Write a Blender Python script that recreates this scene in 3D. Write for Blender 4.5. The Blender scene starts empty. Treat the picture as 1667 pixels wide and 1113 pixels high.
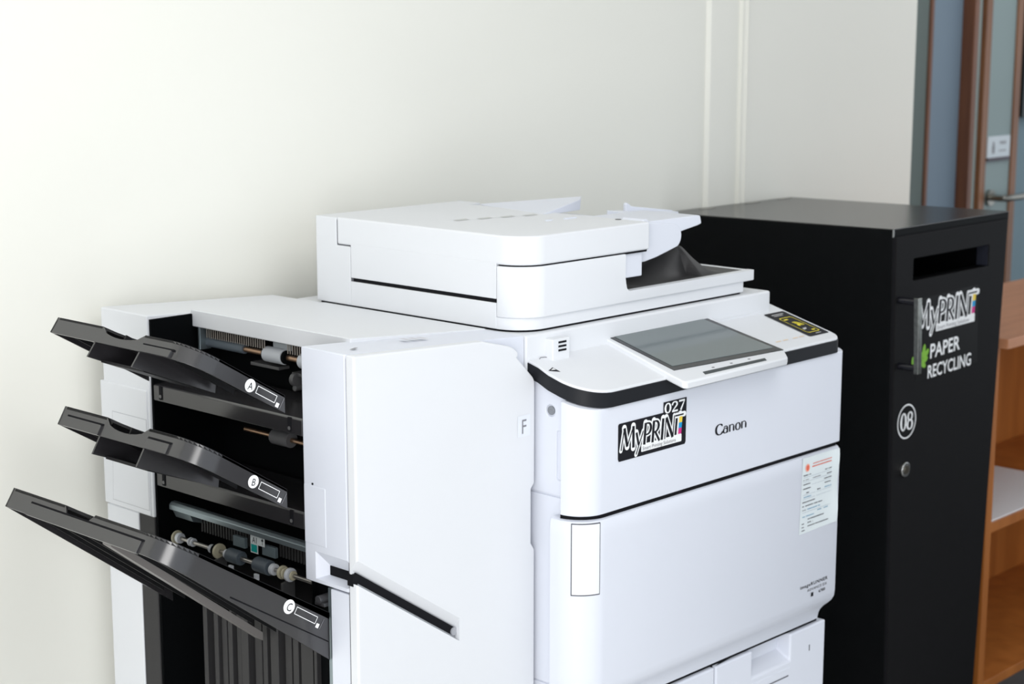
import bpy, bmesh, math
from mathutils import Vector, Matrix

S = bpy.context.scene
COL = S.collection
# ------------------------------------------------------------------ camera
cam_d = bpy.data.cameras.new('camera'); cam = bpy.data.objects.new('camera', cam_d); COL.objects.link(cam)
aX = math.radians(43.4); pitch = math.radians(10.3)
fwd = Vector((math.cos(aX)*math.cos(pitch), math.sin(aX)*math.cos(pitch), -math.sin(pitch)))
cam.location = (-1.803, -1.566, 1.5)
cam.rotation_euler = fwd.to_track_quat('-Z', 'Y').to_euler()
cam_d.sensor_width = 36; cam_d.lens = 36*2825/1667
cam_d.clip_start = 0.05
cam_d.dof.use_dof = True; cam_d.dof.focus_distance = 2.35; cam_d.dof.aperture_fstop = 7.1
S.camera = cam
# ------------------------------------------------------------------ light
S.view_settings.view_transform = 'Standard'; S.view_settings.look = 'None'
S.view_settings.gamma = 1; S.view_settings.use_curve_mapping = False
S.view_settings.exposure = 0.21
W = bpy.data.worlds.new('world'); S.world = W; W.use_nodes = True
W.node_tree.nodes['Background'].inputs[0].default_value = (0.86, 0.93, 1.0, 1)
W.node_tree.nodes['Background'].inputs[1].default_value = 0.95
def area(name, loc, target, size, power, color, sy=None):
    l = bpy.data.lights.new(name, 'AREA'); l.energy = power; l.color = color
    l.shape = 'RECTANGLE' if sy else 'SQUARE'; l.size = size
    if sy: l.size_y = sy
    o = bpy.data.objects.new(name, l); COL.objects.link(o); o.location = loc
    o.rotation_euler = (Vector(target)-Vector(loc)).to_track_quat('-Z', 'Y').to_euler()
    return o
area('key_light', (-2.6, -1.9, 1.35), (-0.4, 0.6, 0.80), 1.2, 42, (1.0, 0.985, 0.97), 2.0)  # unseen soft key from front left, made tall to brighten the lower wall
area('ceiling_lamp_light', (-0.4, -1.3, 2.55), (-0.3, -0.3, 0.0), 1.2, 14, (1.0, 1.0, 1.0), 1.2)
area('low_fill_light', (-3.3, -0.9, 0.9), (-0.9, 0.72, 0.55), 0.9, 6, (1.0, 0.99, 0.97))  # added fill without a source of its own, brightens the lower left wall
area('corridor_fill_light', (3.1, 0.1, 2.4), (2.6, 0.4, 0.2), 0.9, 8, (1.0, 1.0, 1.0))  # unseen fill placed to brighten the shelf unit

# ------------------------------------------------------------------ materials
MATS = {}
def mat(name, col, rough=0.5, metal=0.0, noise=0.0, nscale=40, spec=0.5, coat=0.0):
    if name in MATS: return MATS[name]
    m = bpy.data.materials.new(name); m.use_nodes = True; MATS[name] = m
    nt = m.node_tree; b = nt.nodes['Principled BSDF']
    b.inputs['Base Color'].default_value = (*col, 1)
    b.inputs['Roughness'].default_value = rough; b.inputs['Metallic'].default_value = metal
    b.inputs['Specular IOR Level'].default_value = spec
    b.inputs['Coat Weight'].default_value = coat
    if noise:
        tc = nt.nodes.new('ShaderNodeTexCoord'); n = nt.nodes.new('ShaderNodeTexNoise')
        n.inputs['Scale'].default_value = nscale; n.inputs['Detail'].default_value = 4
        nt.links.new(tc.outputs['Object'], n.inputs['Vector'])
        mx = nt.nodes.new('ShaderNodeMix'); mx.data_type = 'RGBA'
        mx.inputs[6].default_value = (*[c*(1-noise) for c in col], 1)
        mx.inputs[7].default_value = (*[min(1, c*(1+noise)) for c in col], 1)
        nt.links.new(n.outputs['Fac'], mx.inputs[0]); nt.links.new(mx.outputs[2], b.inputs['Base Color'])
        bp = nt.nodes.new('ShaderNodeBump'); bp.inputs['Strength'].default_value = 0.06
        n2 = nt.nodes.new('ShaderNodeTexNoise'); n2.inputs['Scale'].default_value = 900
        nt.links.new(tc.outputs['Object'], n2.inputs['Vector'])
        nt.links.new(n2.outputs['Fac'], bp.inputs['Height']); bp.inputs['Distance'].default_value = 0.0004
        nt.links.new(bp.outputs['Normal'], b.inputs['Normal'])
    return m
def wood(name, c1, c2, rough, rot):
    m = bpy.data.materials.new(name); m.use_nodes = True; MATS[name] = m
    nt = m.node_tree; b = nt.nodes['Principled BSDF']; b.inputs['Roughness'].default_value = rough
    tc = nt.nodes.new('ShaderNodeTexCoord'); mp = nt.nodes.new('ShaderNodeMapping')
    mp.inputs['Scale'].default_value = rot
    n = nt.nodes.new('ShaderNodeTexNoise'); n.inputs['Scale'].default_value = 3; n.inputs['Detail'].default_value = 8
    r = nt.nodes.new('ShaderNodeValToRGB'); r.color_ramp.elements[0].position = 0.3; r.color_ramp.elements[1].position = 0.72
    r.color_ramp.elements[0].color = (*c1, 1); r.color_ramp.elements[1].color = (*c2, 1)
    nt.links.new(tc.outputs['Object'], mp.inputs[0]); nt.links.new(mp.outputs[0], n.inputs['Vector'])
    nt.links.new(n.outputs['Fac'], r.inputs[0]); nt.links.new(r.outputs[0], b.inputs['Base Color'])
    return m
WHITE = mat('white_plastic', (0.70, 0.725, 0.80), 0.42, noise=0.012, nscale=6)
WHITE2 = mat('white_plastic_cover', (0.72, 0.735, 0.765), 0.45, noise=0.012, nscale=6)
SEAM = mat('dark_gap', (0.008, 0.008, 0.010), 0.7, spec=0.1)
GREY_SEAM = mat('grey_gap', (0.10, 0.10, 0.115), 0.7)
BLACK = mat('black_strip_plastic', (0.011, 0.012, 0.015), 0.42, noise=0.1, nscale=30, spec=0.22)
TRAY = mat('black_tray_plastic', (0.021, 0.020, 0.022), 0.21, spec=0.95, noise=0.1, nscale=30)
TRAYU = mat('black_tray_underside', (0.010, 0.010, 0.011), 0.45, spec=0.2, noise=0.1, nscale=30)
CAVE = mat('black_interior', (0.003, 0.0035, 0.004), 0.7, spec=0.03)
RIBM = mat('charcoal_plastic', (0.030, 0.029, 0.030), 0.5, spec=0.3, noise=0.1, nscale=30)
BIN = mat('black_powder_coat', (0.0028, 0.0032, 0.0036), 0.5, spec=0.08, noise=0.15, nscale=60)
BIND = mat('black_door_coat', (0.0085, 0.0083, 0.0090), 0.55, spec=0.08, noise=0.12, nscale=60)
CHROME = mat('brushed_steel', (0.55, 0.55, 0.53), 0.25, 1.0)
STEEL = mat('zinc_sheet', (0.32, 0.38, 0.41), 0.35, 0.8)
PRINTW = mat('white_print', (0.88, 0.89, 0.9), 0.5)
PRINTK = mat('black_print', (0.011, 0.011, 0.015), 0.5, spec=0.15)
PRINTG = mat('grey_print', (0.22, 0.22, 0.24), 0.5)
GLASS = mat('screen_glass', (0.135, 0.16, 0.165), 0.09)
BEZEL = mat('screen_bezel', (0.02, 0.021, 0.024), 0.25)
WALLM = mat('painted_wall', (0.80, 0.795, 0.735), 0.8, noise=0.015, nscale=1.2)

# ------------------------------------------------------------------ mesh helpers
LOC = {}
def thing(name, label, cat, loc, group=None):
    o = bpy.data.objects.new(name, None); COL.objects.link(o); o.location = loc
    o.empty_display_size = 0.05
    o['label'] = label; o['category'] = cat
    if group: o['group'] = group
    LOC[o] = Vector(loc); return o
def obj(name, bm, m, parent=None, bevel=0.0, seg=2, smooth=True, label=None, kind=None, ang=35):
    me = bpy.data.meshes.new(name)
    bmesh.ops.recalc_face_normals(bm, faces=bm.faces)
    off = LOC.get(parent, Vector((0, 0, 0)))
    if parent is not None: bmesh.ops.translate(bm, verts=bm.verts, vec=-off)
    bm.to_mesh(me); bm.free()
    ms = m if isinstance(m, (list, tuple)) else [m]
    for x in ms: me.materials.append(x)
    o = bpy.data.objects.new(name, me); COL.objects.link(o)
    if parent is not None: o.parent = parent
    LOC[o] = off if parent is not None else Vector((0, 0, 0))
    if bevel:
        b = o.modifiers.new('bevel', 'BEVEL'); b.width = bevel; b.segments = seg
        b.limit_method = 'ANGLE'; b.angle_limit = math.radians(ang); b.harden_normals = True
    if smooth:
        for p in me.polygons: p.use_smooth = True
        try: me.set_sharp_from_angle(angle=math.radians(32))
        except Exception: pass
    if label: o['label'] = label
    if kind: o['kind'] = kind
    return o
def B(): return bmesh.new()
def box(bm, x0, x1, y0, y1, z0, z1):
    v = [bm.verts.new(p) for p in ((x0,y0,z0),(x1,y0,z0),(x1,y1,z0),(x0,y1,z0),(x0,y0,z1),(x1,y0,z1),(x1,y1,z1),(x0,y1,z1))]
    for f in ((0,3,2,1),(4,5,6,7),(0,1,5,4),(1,2,6,5),(2,3,7,6),(3,0,4,7)): bm.faces.new([v[i] for i in f])
    return bm
def hexa(bm, p):
    v = [bm.verts.new(q) for q in p]
    for f in ((0,3,2,1),(4,5,6,7),(0,1,5,4),(1,2,6,5),(2,3,7,6),(3,0,4,7)): bm.faces.new([v[i] for i in f])
    return bm
def prism(bm, pts, a0, a1, axis='z', f0=None, f1=None):
    """pts in the plane across the axis: z->(x,y), y->(x,z), x->(y,z); f0/f1 give the axis value per point"""
    def P(p, a):
        return {'z': (p[0], p[1], a), 'y': (p[0], a, p[1]), 'x': (a, p[0], p[1])}[axis]
    lo = [bm.verts.new(P(p, f0(p) if f0 else a0)) for p in pts]
    hi = [bm.verts.new(P(p, f1(p) if f1 else a1)) for p in pts]
    n = len(pts)
    bm.faces.new(lo); bm.faces.new(hi)
    for i in range(n): bm.faces.new((lo[i], lo[(i+1) % n], hi[(i+1) % n], hi[i]))
    return bm
def arc(cx, cy, r, a0, a1, n=8, ry=None):
    ry = ry or r
    return [(cx+r*math.cos(math.radians(a0+(a1-a0)*i/n)), cy+ry*math.sin(math.radians(a0+(a1-a0)*i/n))) for i in range(n+1)]
def cyl(bm, p0, p1, r, n=20, r1=None):
    p0 = Vector(p0); p1 = Vector(p1); d = p1-p0
    M = Matrix.Translation((p0+p1)/2) @ d.to_track_quat('Z', 'Y').to_matrix().to_4x4()
    bmesh.ops.create_cone(bm, cap_ends=True, segments=n, radius1=r, radius2=r if r1 is None else r1, depth=d.length, matrix=M)
    return bm
def tube(bm, pts, r, n=12):
    pts = [Vector(p) for p in pts]; rings = []
    for i, p in enumerate(pts):
        t = (pts[min(i+1, len(pts)-1)]-pts[max(i-1, 0)]).normalized()
        u = t.orthogonal().normalized() if not rings else (pu - t*pu.dot(t)).normalized()
        pu = u; w = t.cross(u)
        rings.append([bm.verts.new(p+r*(u*math.cos(2*math.pi*k/n)+w*math.sin(2*math.pi*k/n))) for k in range(n)])
    for a, b in zip(rings, rings[1:]):
        for k in range(n): bm.faces.new((a[k], a[(k+1) % n], b[(k+1) % n], b[k]))
    bm.faces.new(rings[0]); bm.faces.new(rings[-1]); return bm
def cut(o, bm, m=None, pre=False, flat_=True):
    """boolean-subtract a closed mesh (world coordinates) from a part, before its bevel"""
    me = bpy.data.meshes.new('cutter'); bmesh.ops.recalc_face_normals(bm, faces=bm.faces)
    bmesh.ops.translate(bm, verts=bm.verts, vec=-LOC[o]); bm.to_mesh(me); bm.free()
    if m: me.materials.append(m)
    c = bpy.data.objects.new('cutter', me); COL.objects.link(c)
    c.parent = o.parent
    saved = [] if pre else [(x.width, x.segments, x.angle_limit) for x in o.modifiers if x.type == 'BEVEL']
    if not pre: o.modifiers.clear()
    b = o.modifiers.new('cut', 'BOOLEAN'); b.operation = 'DIFFERENCE'; b.object = c; b.solver = 'EXACT'
    if m: b.material_mode = 'TRANSFER'
    dg = bpy.context.evaluated_depsgraph_get(); dg.update()
    new = bpy.data.meshes.new_from_object(o.evaluated_get(dg), depsgraph=dg)
    o.modifiers.clear(); o.data = new
    bpy.data.objects.remove(c); bpy.data.meshes.remove(me)
    for w, s, a in saved:
        x = o.modifiers.new('bevel', 'BEVEL'); x.width = w; x.segments = s; x.limit_method = 'ANGLE'; x.angle_limit = a
    for p in new.polygons: p.use_smooth = not flat_
    if not flat_: new.set_sharp_from_angle(angle=math.radians(32))

# ------------------------------------------------------------------ flat lettering: 2-D shapes laid on a surface frame
class Frame:
    """a point on a surface with its right (u) and up (v) directions; n points out of the surface"""
    def __init__(s, o, u, v):
        s.o = Vector(o); s.u = Vector(u).normalized(); s.v = Vector(v).normalized(); s.n = s.u.cross(s.v).normalized()
    def p(s, x, y, h=0.0): return s.o + s.u*x + s.v*y + s.n*h
_lift = [0]
def flat(bm, fr, pts, h, mi=0):
    _lift[0] = (_lift[0]+1) % 40; h = h+_lift[0]*3e-6      # overlapping strokes must not share one plane
    vs = [bm.verts.new(fr.p(x, y, h)) for x, y in pts]
    f = bm.faces.new(vs); f.material_index = mi; return f
def plate(bm, fr, pts, h0, h1):
    a = [bm.verts.new(fr.p(x, y, h0)) for x, y in pts]; b = [bm.verts.new(fr.p(x, y, h1)) for x, y in pts]
    bm.faces.new(b); bm.faces.new(a)
    n = len(pts)
    for i in range(n): bm.faces.new((a[i], a[(i+1) % n], b[(i+1) % n], b[i]))
def rrect(x0, x1, y0, y1, r, n=4):
    return arc(x1-r, y1-r, r, 0, 90, n)+arc(x0+r, y1-r, r, 90, 180, n)+arc(x0+r, y0+r, r, 180, 270, n)+arc(x1-r, y0+r, r, 270, 360, n)
def font_text(bm, fr, text, x, y, size, h, sx=1.0, bold=0.0, shear=0.0, align='LEFT', space=1.0, mi=0):
    cu = bpy.data.curves.new('t', 'FONT'); cu.body = text; cu.size = 1.0; cu.align_x = align
    cu.offset = bold; cu.shear = shear; cu.space_character = space; cu.resolution_u = 3
    o = bpy.data.objects.new('t', cu); COL.objects.link(o)
    dg = bpy.context.evaluated_depsgraph_get(); dg.update()
    me = bpy.data.meshes.new_from_object(o.evaluated_get(dg), depsgraph=dg)
    base = [bm.verts.new(fr.p(x+v.co.x*size*sx, y+v.co.y*size, h)) for v in me.vertices]
    for p in me.polygons:
        try: f = bm.faces.new([base[i] for i in p.vertices]); f.material_index = mi
        except ValueError: pass
    bpy.data.objects.remove(o); bpy.data.meshes.remove(me); bpy.data.curves.remove(cu)
def ell(cx, cy, rx, ry, a0, a1, thick, thin, n=14):
    pts = []; w = []
    for i in range(n+1):
        a = math.radians(a0+(a1-a0)*i/n)
        pts.append((cx+rx*math.cos(a), cy+ry*math.sin(a))); w.append(thin+(thick-thin)*abs(math.cos(a))**1.5)
    return pts, w
def line(x0, y0, x1, y1, w0, w1=None): return [(x0, y0), (x1, y1)], [w0, w0 if w1 is None else w1]
T_, t_ = 0.17, 0.07
GLYPH = {   # cap height 1; strokes with their widths; last entry is the advance
 'M': ([line(0.06,0,0.18,1,t_), line(0.18,1,0.46,0.12,T_), line(0.46,0.12,0.78,1,t_), line(0.78,1,0.88,0,T_)], 0.98),
 'y': ([line(0.04,0.66,0.25,0.05,0.14), line(0.50,0.66,0.12,-0.36,t_)], 0.53),
 'P': ([line(0.10,0,0.10,1,T_), (lambda e: ([(0.10,0.97)]+e[0]+[(0.10,0.45)], [t_]+e[1]+[t_]))(ell(0.24,0.71,0.24,0.26,90,-90,T_,t_))], 0.56),
 'R': ([line(0.10,0,0.10,1,T_), (lambda e: ([(0.10,0.97)]+e[0]+[(0.10,0.47)], [t_]+e[1]+[t_]))(ell(0.22,0.72,0.23,0.25,90,-90,T_,t_)), line(0.24,0.47,0.58,0.0,0.13)], 0.64),
 'I': ([line(0.10,0,0.10,1,T_)], 0.24),
 'N': ([line(0.06,0,0.06,1,t_), line(0.08,1,0.62,0,T_), line(0.64,0,0.64,1,t_)], 0.76),
 'T': ([line(0.30,0,0.30,1,T_), line(0.0,0.97,0.60,0.97,0.1)], 0.62),
 'C': ([ell(0.40,0.48,0.36,0.50,48,318,0.20,0.05), line(0.63,0.87,0.66,0.72,0.09,0.03)], 0.74),
 'a': ([ell(0.24,0.24,0.19,0.24,25,335,0.15,0.04), line(0.45,0.0,0.45,0.48,0.14), ell(0.26,0.46,0.19,0.20,0,140,0.10,0.05)], 0.58),
 'n': ([line(0.10,0,0.10,0.68,0.15), ell(0.30,0.46,0.20,0.20,170,0,0.07,0.05), line(0.50,0.48,0.50,0.0,0.15)], 0.64),
 'o': ([ell(0.29,0.32,0.22,0.34,0,360,0.16,0.04)], 0.60),
 '0': ([ell(0.30,0.50,0.22,0.48,0,360,0.17,0.06)], 0.62),
 '2': ([ell(0.27,0.73,0.20,0.25,170,-35,0.15,0.07), line(0.44,0.60,0.06,0.06,0.12,0.06), line(0.04,0.05,0.54,0.05,0.11)], 0.60),
 '7': ([line(0.04,0.94,0.54,0.94,0.11), line(0.53,0.94,0.20,0,0.07,0.15)], 0.56),
 '8': ([ell(0.29,0.74,0.19,0.23,0,360,0.13,0.06), ell(0.29,0.27,0.23,0.27,0,360,0.15,0.06)], 0.60),
}
def strokes(bm, fr, text, x, y, size, h, sx=1.0, grow=0.0, shear=0.0, mi=0, only=None, wt=1.0):
    for k, ch in enumerate(text):
        st, adv = GLYPH[ch]
        if only is None or k in only:
            for pts, w in st:
                q = [(x+(px+shear*py)*size*sx, y+py*size) for px, py in pts]
                for i, ((ax, ay), (bx, by)) in enumerate(zip(q, q[1:])):
                    dx, dy = bx-ax, by-ay; L = math.hypot(dx, dy) or 1
                    nx, ny = -dy/L, dx/L; wa = (w[i]*size*wt+2*grow)/2; wb = (w[i+1]*size*wt+2*grow)/2
                    flat(bm, fr, [(ax+nx*wa, ay+ny*wa), (bx+nx*wb, by+ny*wb), (bx-nx*wb, by-ny*wb), (ax-nx*wa, ay-ny*wa)], h, mi)
                if grow or len(q) > 3:
                    for i, (ax, ay) in enumerate(q):
                        r = (w[i]*size*wt+2*grow)/2*(1 if grow else 0.96)
                        flat(bm, fr, arc(ax, ay, r, 0, 337.5, 15), h, mi)
        x += adv*size*sx
    return x
YEL = mat('yellow_print', (0.85, 0.62, 0.06), 0.5); CYA = mat('cyan_print', (0.0, 0.30, 0.62), 0.5); MAG = mat('magenta_print', (0.62, 0.02, 0.22), 0.5)
def myprint_logo(name, fr, width, height, parent, first=0):
    """the outlined two-word logo; x runs 0..width, baseline of the capitals at 0.26*height"""
    bm = B(); txt = 'MyPRINT'
    total = sum(GLYPH[c][1] for c in txt); s = height*0.62; sx = width*0.97/(total*s); y = height*0.27; sh = 0.09
    x = width*0.012
    strokes(bm, fr, txt, x, y, s, 0.00035, sx, grow=height*0.050, shear=sh, mi=0)
    # white tagline bar
    flat(bm, fr, rrect(width*0.33, width*0.955, height*0.075, height*0.30, height*0.03), 0.00034, 0)
    strokes(bm, fr, 'MyPRIN', x, y, s, 0.0007, sx, shear=sh, mi=1)
    xt = x+sum(GLYPH[c][1] for c in 'MyPRIN')*s*sx
    flat(bm, fr, [(xt+0.02*s*sx, y+0.93*s), (xt+0.62*s*sx, y+0.93*s), (xt+0.62*s*sx, y+1.0*s), (xt+0.02*s*sx, y+1.0*s)], 0.0007, 1)
    for (a, b, mi) in ((0.60, 0.88, 2), (0.34, 0.60, 3), (0.06, 0.34, 4)):
        x0 = xt+0.24*s*sx; x1 = xt+0.46*s*sx
        flat(bm, fr, [(x0+sh*a*s*sx, y+a*s), (x1+sh*a*s*sx, y+a*s), (x1+sh*b*s*sx, y+b*s), (x0+sh*b*s*sx, y+b*s)], 0.0007, mi)
    font_text(bm, fr, 'Smart Printing Solutions', width*0.345, height*0.115, height*0.155, 0.0008, sx=width*0.59/(height*0.155*11.1), shear=0.1, mi=5)
    return obj(name, bm, [PRINTW, PRINTK, YEL, CYA, MAG, PRINTG], parent, smooth=False)

# ================================================================== the room
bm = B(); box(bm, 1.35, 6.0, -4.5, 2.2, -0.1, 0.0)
obj('floor', bm, mat('charcoal_floor', (0.05, 0.05, 0.052), 0.9, noise=0.2, nscale=60), smooth=False, kind='structure')  # right-hand floor area, darker than the rest
bm = B(); box(bm, -4.0, 1.35, -4.5, 2.2, -0.1, 0.0)
o = obj('floor', bm, mat('grey_vinyl_floor', (0.66, 0.65, 0.63), 0.45, noise=0.06, nscale=8), smooth=False, kind='structure')
bm = B(); box(bm, -4.0, 2.084, 0.72, 0.84, 0.0, 2.8)
obj('wall_back', bm, WALLM, bevel=0.004, kind='structure')
bm = B(); box(bm, 1.9, 6.0, 1.2, 1.32, 0.0, 2.8)
obj('wall_corridor', bm, mat('blue_grey_paint', (0.175, 0.255, 0.295), 0.7, noise=0.03, nscale=3), smooth=False, kind='structure')
bm = B(); box(bm, -4.0, 6.0, -4.5, 2.2, 2.8, 2.9)
obj('ceiling', bm, mat('white_ceiling', (0.8, 0.8, 0.79), 0.9, noise=0.02, nscale=4), smooth=False, kind='structure')
# shallow cable trunking on the back wall
bm = B(); prism(bm, [(1.216, 0.7205), (1.223, 0.710), (1.326, 0.710), (1.334, 0.7205)], 0.0, 2.8)
obj('trim_1', bm, WALLM, kind='structure', bevel=0.002)
bm = B(); prism(bm, [(1.322, 0.7205), (1.325, 0.701)] + arc(1.338, 0.701, 0.010, 170, 10, 6) + [(1.354, 0.7205)], 0.0, 2.8)
obj('trim_2', bm, WALLM, kind='structure')
# corridor joinery at y = 1.2
WOODT = wood('brown_frame_wood', (0.16, 0.060, 0.022), (0.27, 0.115, 0.045), 0.45, (14, 14, 1.2))
WOODR = wood('red_brown_frame_wood', (0.115, 0.040, 0.018), (0.19, 0.070, 0.028), 0.45, (14, 14, 1.2))
def vstrip(name, x0, x1, y0, m, z0=0.0, z1=2.8, b=0.003):
    bm = B(); box(bm, x0, x1, y0, 1.2005, z0, z1); return obj(name, bm, m, kind='structure', bevel=b)
vstrip('trim_3', 2.72, 2.945, 1.185, mat('grey_green_jamb', (0.115, 0.145, 0.135), 0.7, noise=0.04))
vstrip('trim_4', 2.945, 2.963, 1.178, WOODR)
vstrip('wall_panel', 2.963, 3.160, 1.192, mat('slate_blue_panel', (0.165, 0.225, 0.285), 0.55, noise=0.03, nscale=4))
vstrip('trim_5', 3.160, 3.188, 1.150, WOODR)
vstrip('trim_6', 3.188, 3.216, 1.165, WOODT)
vstrip('trim_7', 3.216, 3.260, 1.180, mat('pale_jamb_paint', (0.30, 0.37, 0.36), 0.7))
d1 = bpy.data.objects.new('door_1', None); COL.objects.link(d1); d1.location = (3.38, 1.19, 0); LOC[d1] = Vector((3.38, 1.19, 0)); d1['kind'] = 'structure'
PALED = mat('pale_grey_green_laminate', (0.235, 0.305, 0.305), 0.5, noise=0.03, nscale=5)
bm = B(); box(bm, 3.298, 3.466, 1.170, 1.199, 0.01, 2.1); obj('door_panel', bm, PALED, d1, bevel=0.002)
bm = B(); box(bm, 3.260, 3.298, 1.164, 1.199, 0.01, 2.1); obj('door_edge', bm, WOODT, d1, bevel=0.002)
bm = B(); box(bm, 3.466, 3.504, 1.164, 1.199, 0.01, 2.1); obj('door_edge', bm, WOODT, d1, bevel=0.002)
hz = 0.955
hb = B(); cyl(hb, (3.335, 1.170, hz), (3.335, 1.158, hz), 0.026, 24); cyl(hb, (3.335, 1.158, hz), (3.335, 1.118, hz), 0.010)
tube(hb, [(3.335, 1.122, hz), (3.345, 1.114, hz), (3.37, 1.110, hz), (3.43, 1.108, hz), (3.50, 1.108, hz+0.002)], 0.0105)
cyl(hb, (3.335, 1.170, hz-0.055), (3.335, 1.160, hz-0.055), 0.016, 20)
obj('door_handle', hb, mat('satin_nickel', (0.30, 0.29, 0.26), 0.3, 1.0), d1)
# sign on the door
sg = thing('door_sign', 'small white sign plate on the pale corridor door above its handle', 'sign', (3.37, 1.169, 1.08))
bm = B(); box(bm, 3.303, 3.450, 1.163, 1.1695, 1.083, 1.152); obj('plate', bm, mat('white_sign_plate', (0.62, 0.68, 0.72), 0.5), sg, bevel=0.001)
bm = B(); box(bm, 3.303, 3.450, 1.160, 1.1695, 1.073, 1.084); obj('sign_rail', bm, mat('dark_plum_rail', (0.06, 0.045, 0.06), 0.5), sg, bevel=0.001)
fr = Frame((3.303, 1.1625, 1.083), (1, 0, 0), (0, 0, 1)); bm = B()
flat(bm, fr, arc(0.036, 0.046, 0.006, 0, 340, 12), 0.0004); flat(bm, fr, [(0.029, 0.014), (0.043, 0.014), (0.045, 0.039), (0.038, 0.041), (0.034, 0.041), (0.027, 0.039)], 0.0004); obj('pictogram', bm, PRINTG, sg, smooth=False); bm = B()
for yy, x0, x1 in ((0.048, 0.075, 0.120), (0.043, 0.080, 0.118), (0.020, 0.072, 0.122)):
    flat(bm, fr, [(x0, yy), (x1, yy), (x1, yy+0.0035), (x0, yy+0.0035)], 0.0004)
obj('sign_text', bm, PRINTG, sg, smooth=False)
# notice board edge at the far right
nb = thing('notice_board', 'dark grey framed notice board on the blue wall at the right edge', 'board', (3.9, 1.2, 1.2))
bm = B(); box(bm, 3.545, 4.3, 1.178, 1.1995, 1.205, 1.95); obj('board_panel', bm, mat('charcoal_felt', (0.05, 0.06, 0.065), 0.9, noise=0.1, nscale=50), nb, bevel=0.002)
bm = B(); box(bm, 3.545, 3.56, 1.172, 1.1995, 1.205, 1.95); box(bm, 3.56, 4.3, 1.172, 1.1995, 1.205, 1.22)
obj('board_frame', bm, mat('dark_frame', (0.03, 0.04, 0.045), 0.4), nb, bevel=0.001)

# ================================================================== the printer
pr = thing('multifunction_printer', 'large white office printer with tilted touch screen and document feeder, docked to the tray unit', 'printer', (0.33, 0.35, 0))
# main housing
bm = B(); box(bm, 0.0215, 0.660, 0.050, 0.66, 0.0, 0.985); obj('housing', bm, WHITE, pr, bevel=0.006)
# left side cover, visible between the finisher door and the front doors
bm = B(); prism(bm, [(0.0465, 0.8275), (0.0465, 0.985), (0.24, 1.03), (0.24, 0.8275)], 0.0185, 0.06, 'x')
sc = obj('side_cover', bm, WHITE, pr, bevel=0.003)
bm = B(); prism(bm, rrect(0.050, 0.0675, 0.852, 0.925, 0.003), 0.0, 0.0225, 'x'); cut(sc, bm)
bm = B(); cyl(bm, (0.005, 0.080, 0.953), (0.0225, 0.080, 0.953), 0.0085); cut(sc, bm)
bm = B(); cyl(bm, (0.0195, 0.080, 0.953), (0.023, 0.080, 0.953), 0.0068); box(bm, 0.019, 0.022, 0.0755, 0.0845, 0.9515, 0.9545)
obj('screw', bm, mat('dull_steel', (0.28, 0.29, 0.31), 0.4, 0.6), pr, bevel=0.0005)
bm = B(); box(bm, 0.0190, 0.06, 0.058, 0.24, 0.536, 0.8255); obj('side_cover', bm, WHITE, pr, bevel=0.002)
bm = B(); box(bm, 0.0190, 0.06, 0.058, 0.24, 0.10, 0.5345); obj('side_cover', bm, WHITE, pr, bevel=0.002)
def plan(x0, x1, yb, r, rr=0.012, d=0.0, y0=0.0):
    """door outline seen from above: left return, big left corner, flat front, small right corner"""
    p = [(x0+d, yb)] + arc(x0+r+d, y0+r+d*0, r, 180, 270, 12) + arc(x1-rr-d, y0+rr, rr, 270, 360, 5) + [(x1-d, yb)]
    return [(x, y+d if y < y0+r else y) for x, y in p]
# upper front door
bm = B(); prism(bm, plan(0.0, 0.670, 0.044, 0.0425), 0.808, 0.962, f1=lambda p: 0.9635+0.27*max(0, p[1]-0.0))
obj('upper_door', bm, WHITE, pr, bevel=0.0035, seg=3, ang=50)
bm = B(); prism(bm, [(0.006, 0.048)]+arc(0.052, 0.052, 0.046, 184, 270, 12)+[(0.660, 0.006), (0.660, 0.062)], 0.795, 0.812); obj('door_gap', bm, SEAM, pr)
# lower front door with its coved bottom edge: plan outline swept up through heights
lv = [(0.4905, 0.026), (0.500, 0.0245), (0.508, 0.0215), (0.515, 0.0165), (0.521, 0.010), (0.527, 0.0045), (0.534, 0.001), (0.545, 0.0), (0.775, 0.0), (0.793, 0.0005), (0.7985, 0.003), (0.8015, 0.008)]
bm = B(); rows = []
for z, ins in lv:
    p = [(0.0, 0.063)] + [(x, y) for x, y in arc(0.050, 0.050, 0.050, 180, 270, 14)] + [(0.662, 0.0), (0.668, 0.003), (0.670, 0.010), (0.670, 0.063)]
    q = []
    for x, y in p:
        cx = min(max(x, 0.050), 0.650); cy = max(y, 0.050)
        k = ins
        if y >= 0.063: q.append((x+(k*0.9 if x < 0.1 else -k*0.45), y))
        elif x < 0.052:
            dx, dy = x-0.05, y-0.05; L = math.hypot(dx, dy) or 1; q.append((x-dx/L*k, y-dy/L*k))
        else: q.append((x-(k*0.45 if x > 0.655 else 0), y+k))
    rows.append([bm.verts.new((x, y, z)) for x, y in q])
for a, b in zip(rows, rows[1:]):
    for i in range(len(a)-1): bm.faces.new((a[i], a[i+1], b[i+1], b[i]))
    bm.faces.new((a[-1], a[0], b[0], b[-1]))
bm.faces.new(rows[0]); bm.faces.new(rows[-1])
ld = obj('lower_door', bm, WHITE, pr)
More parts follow.
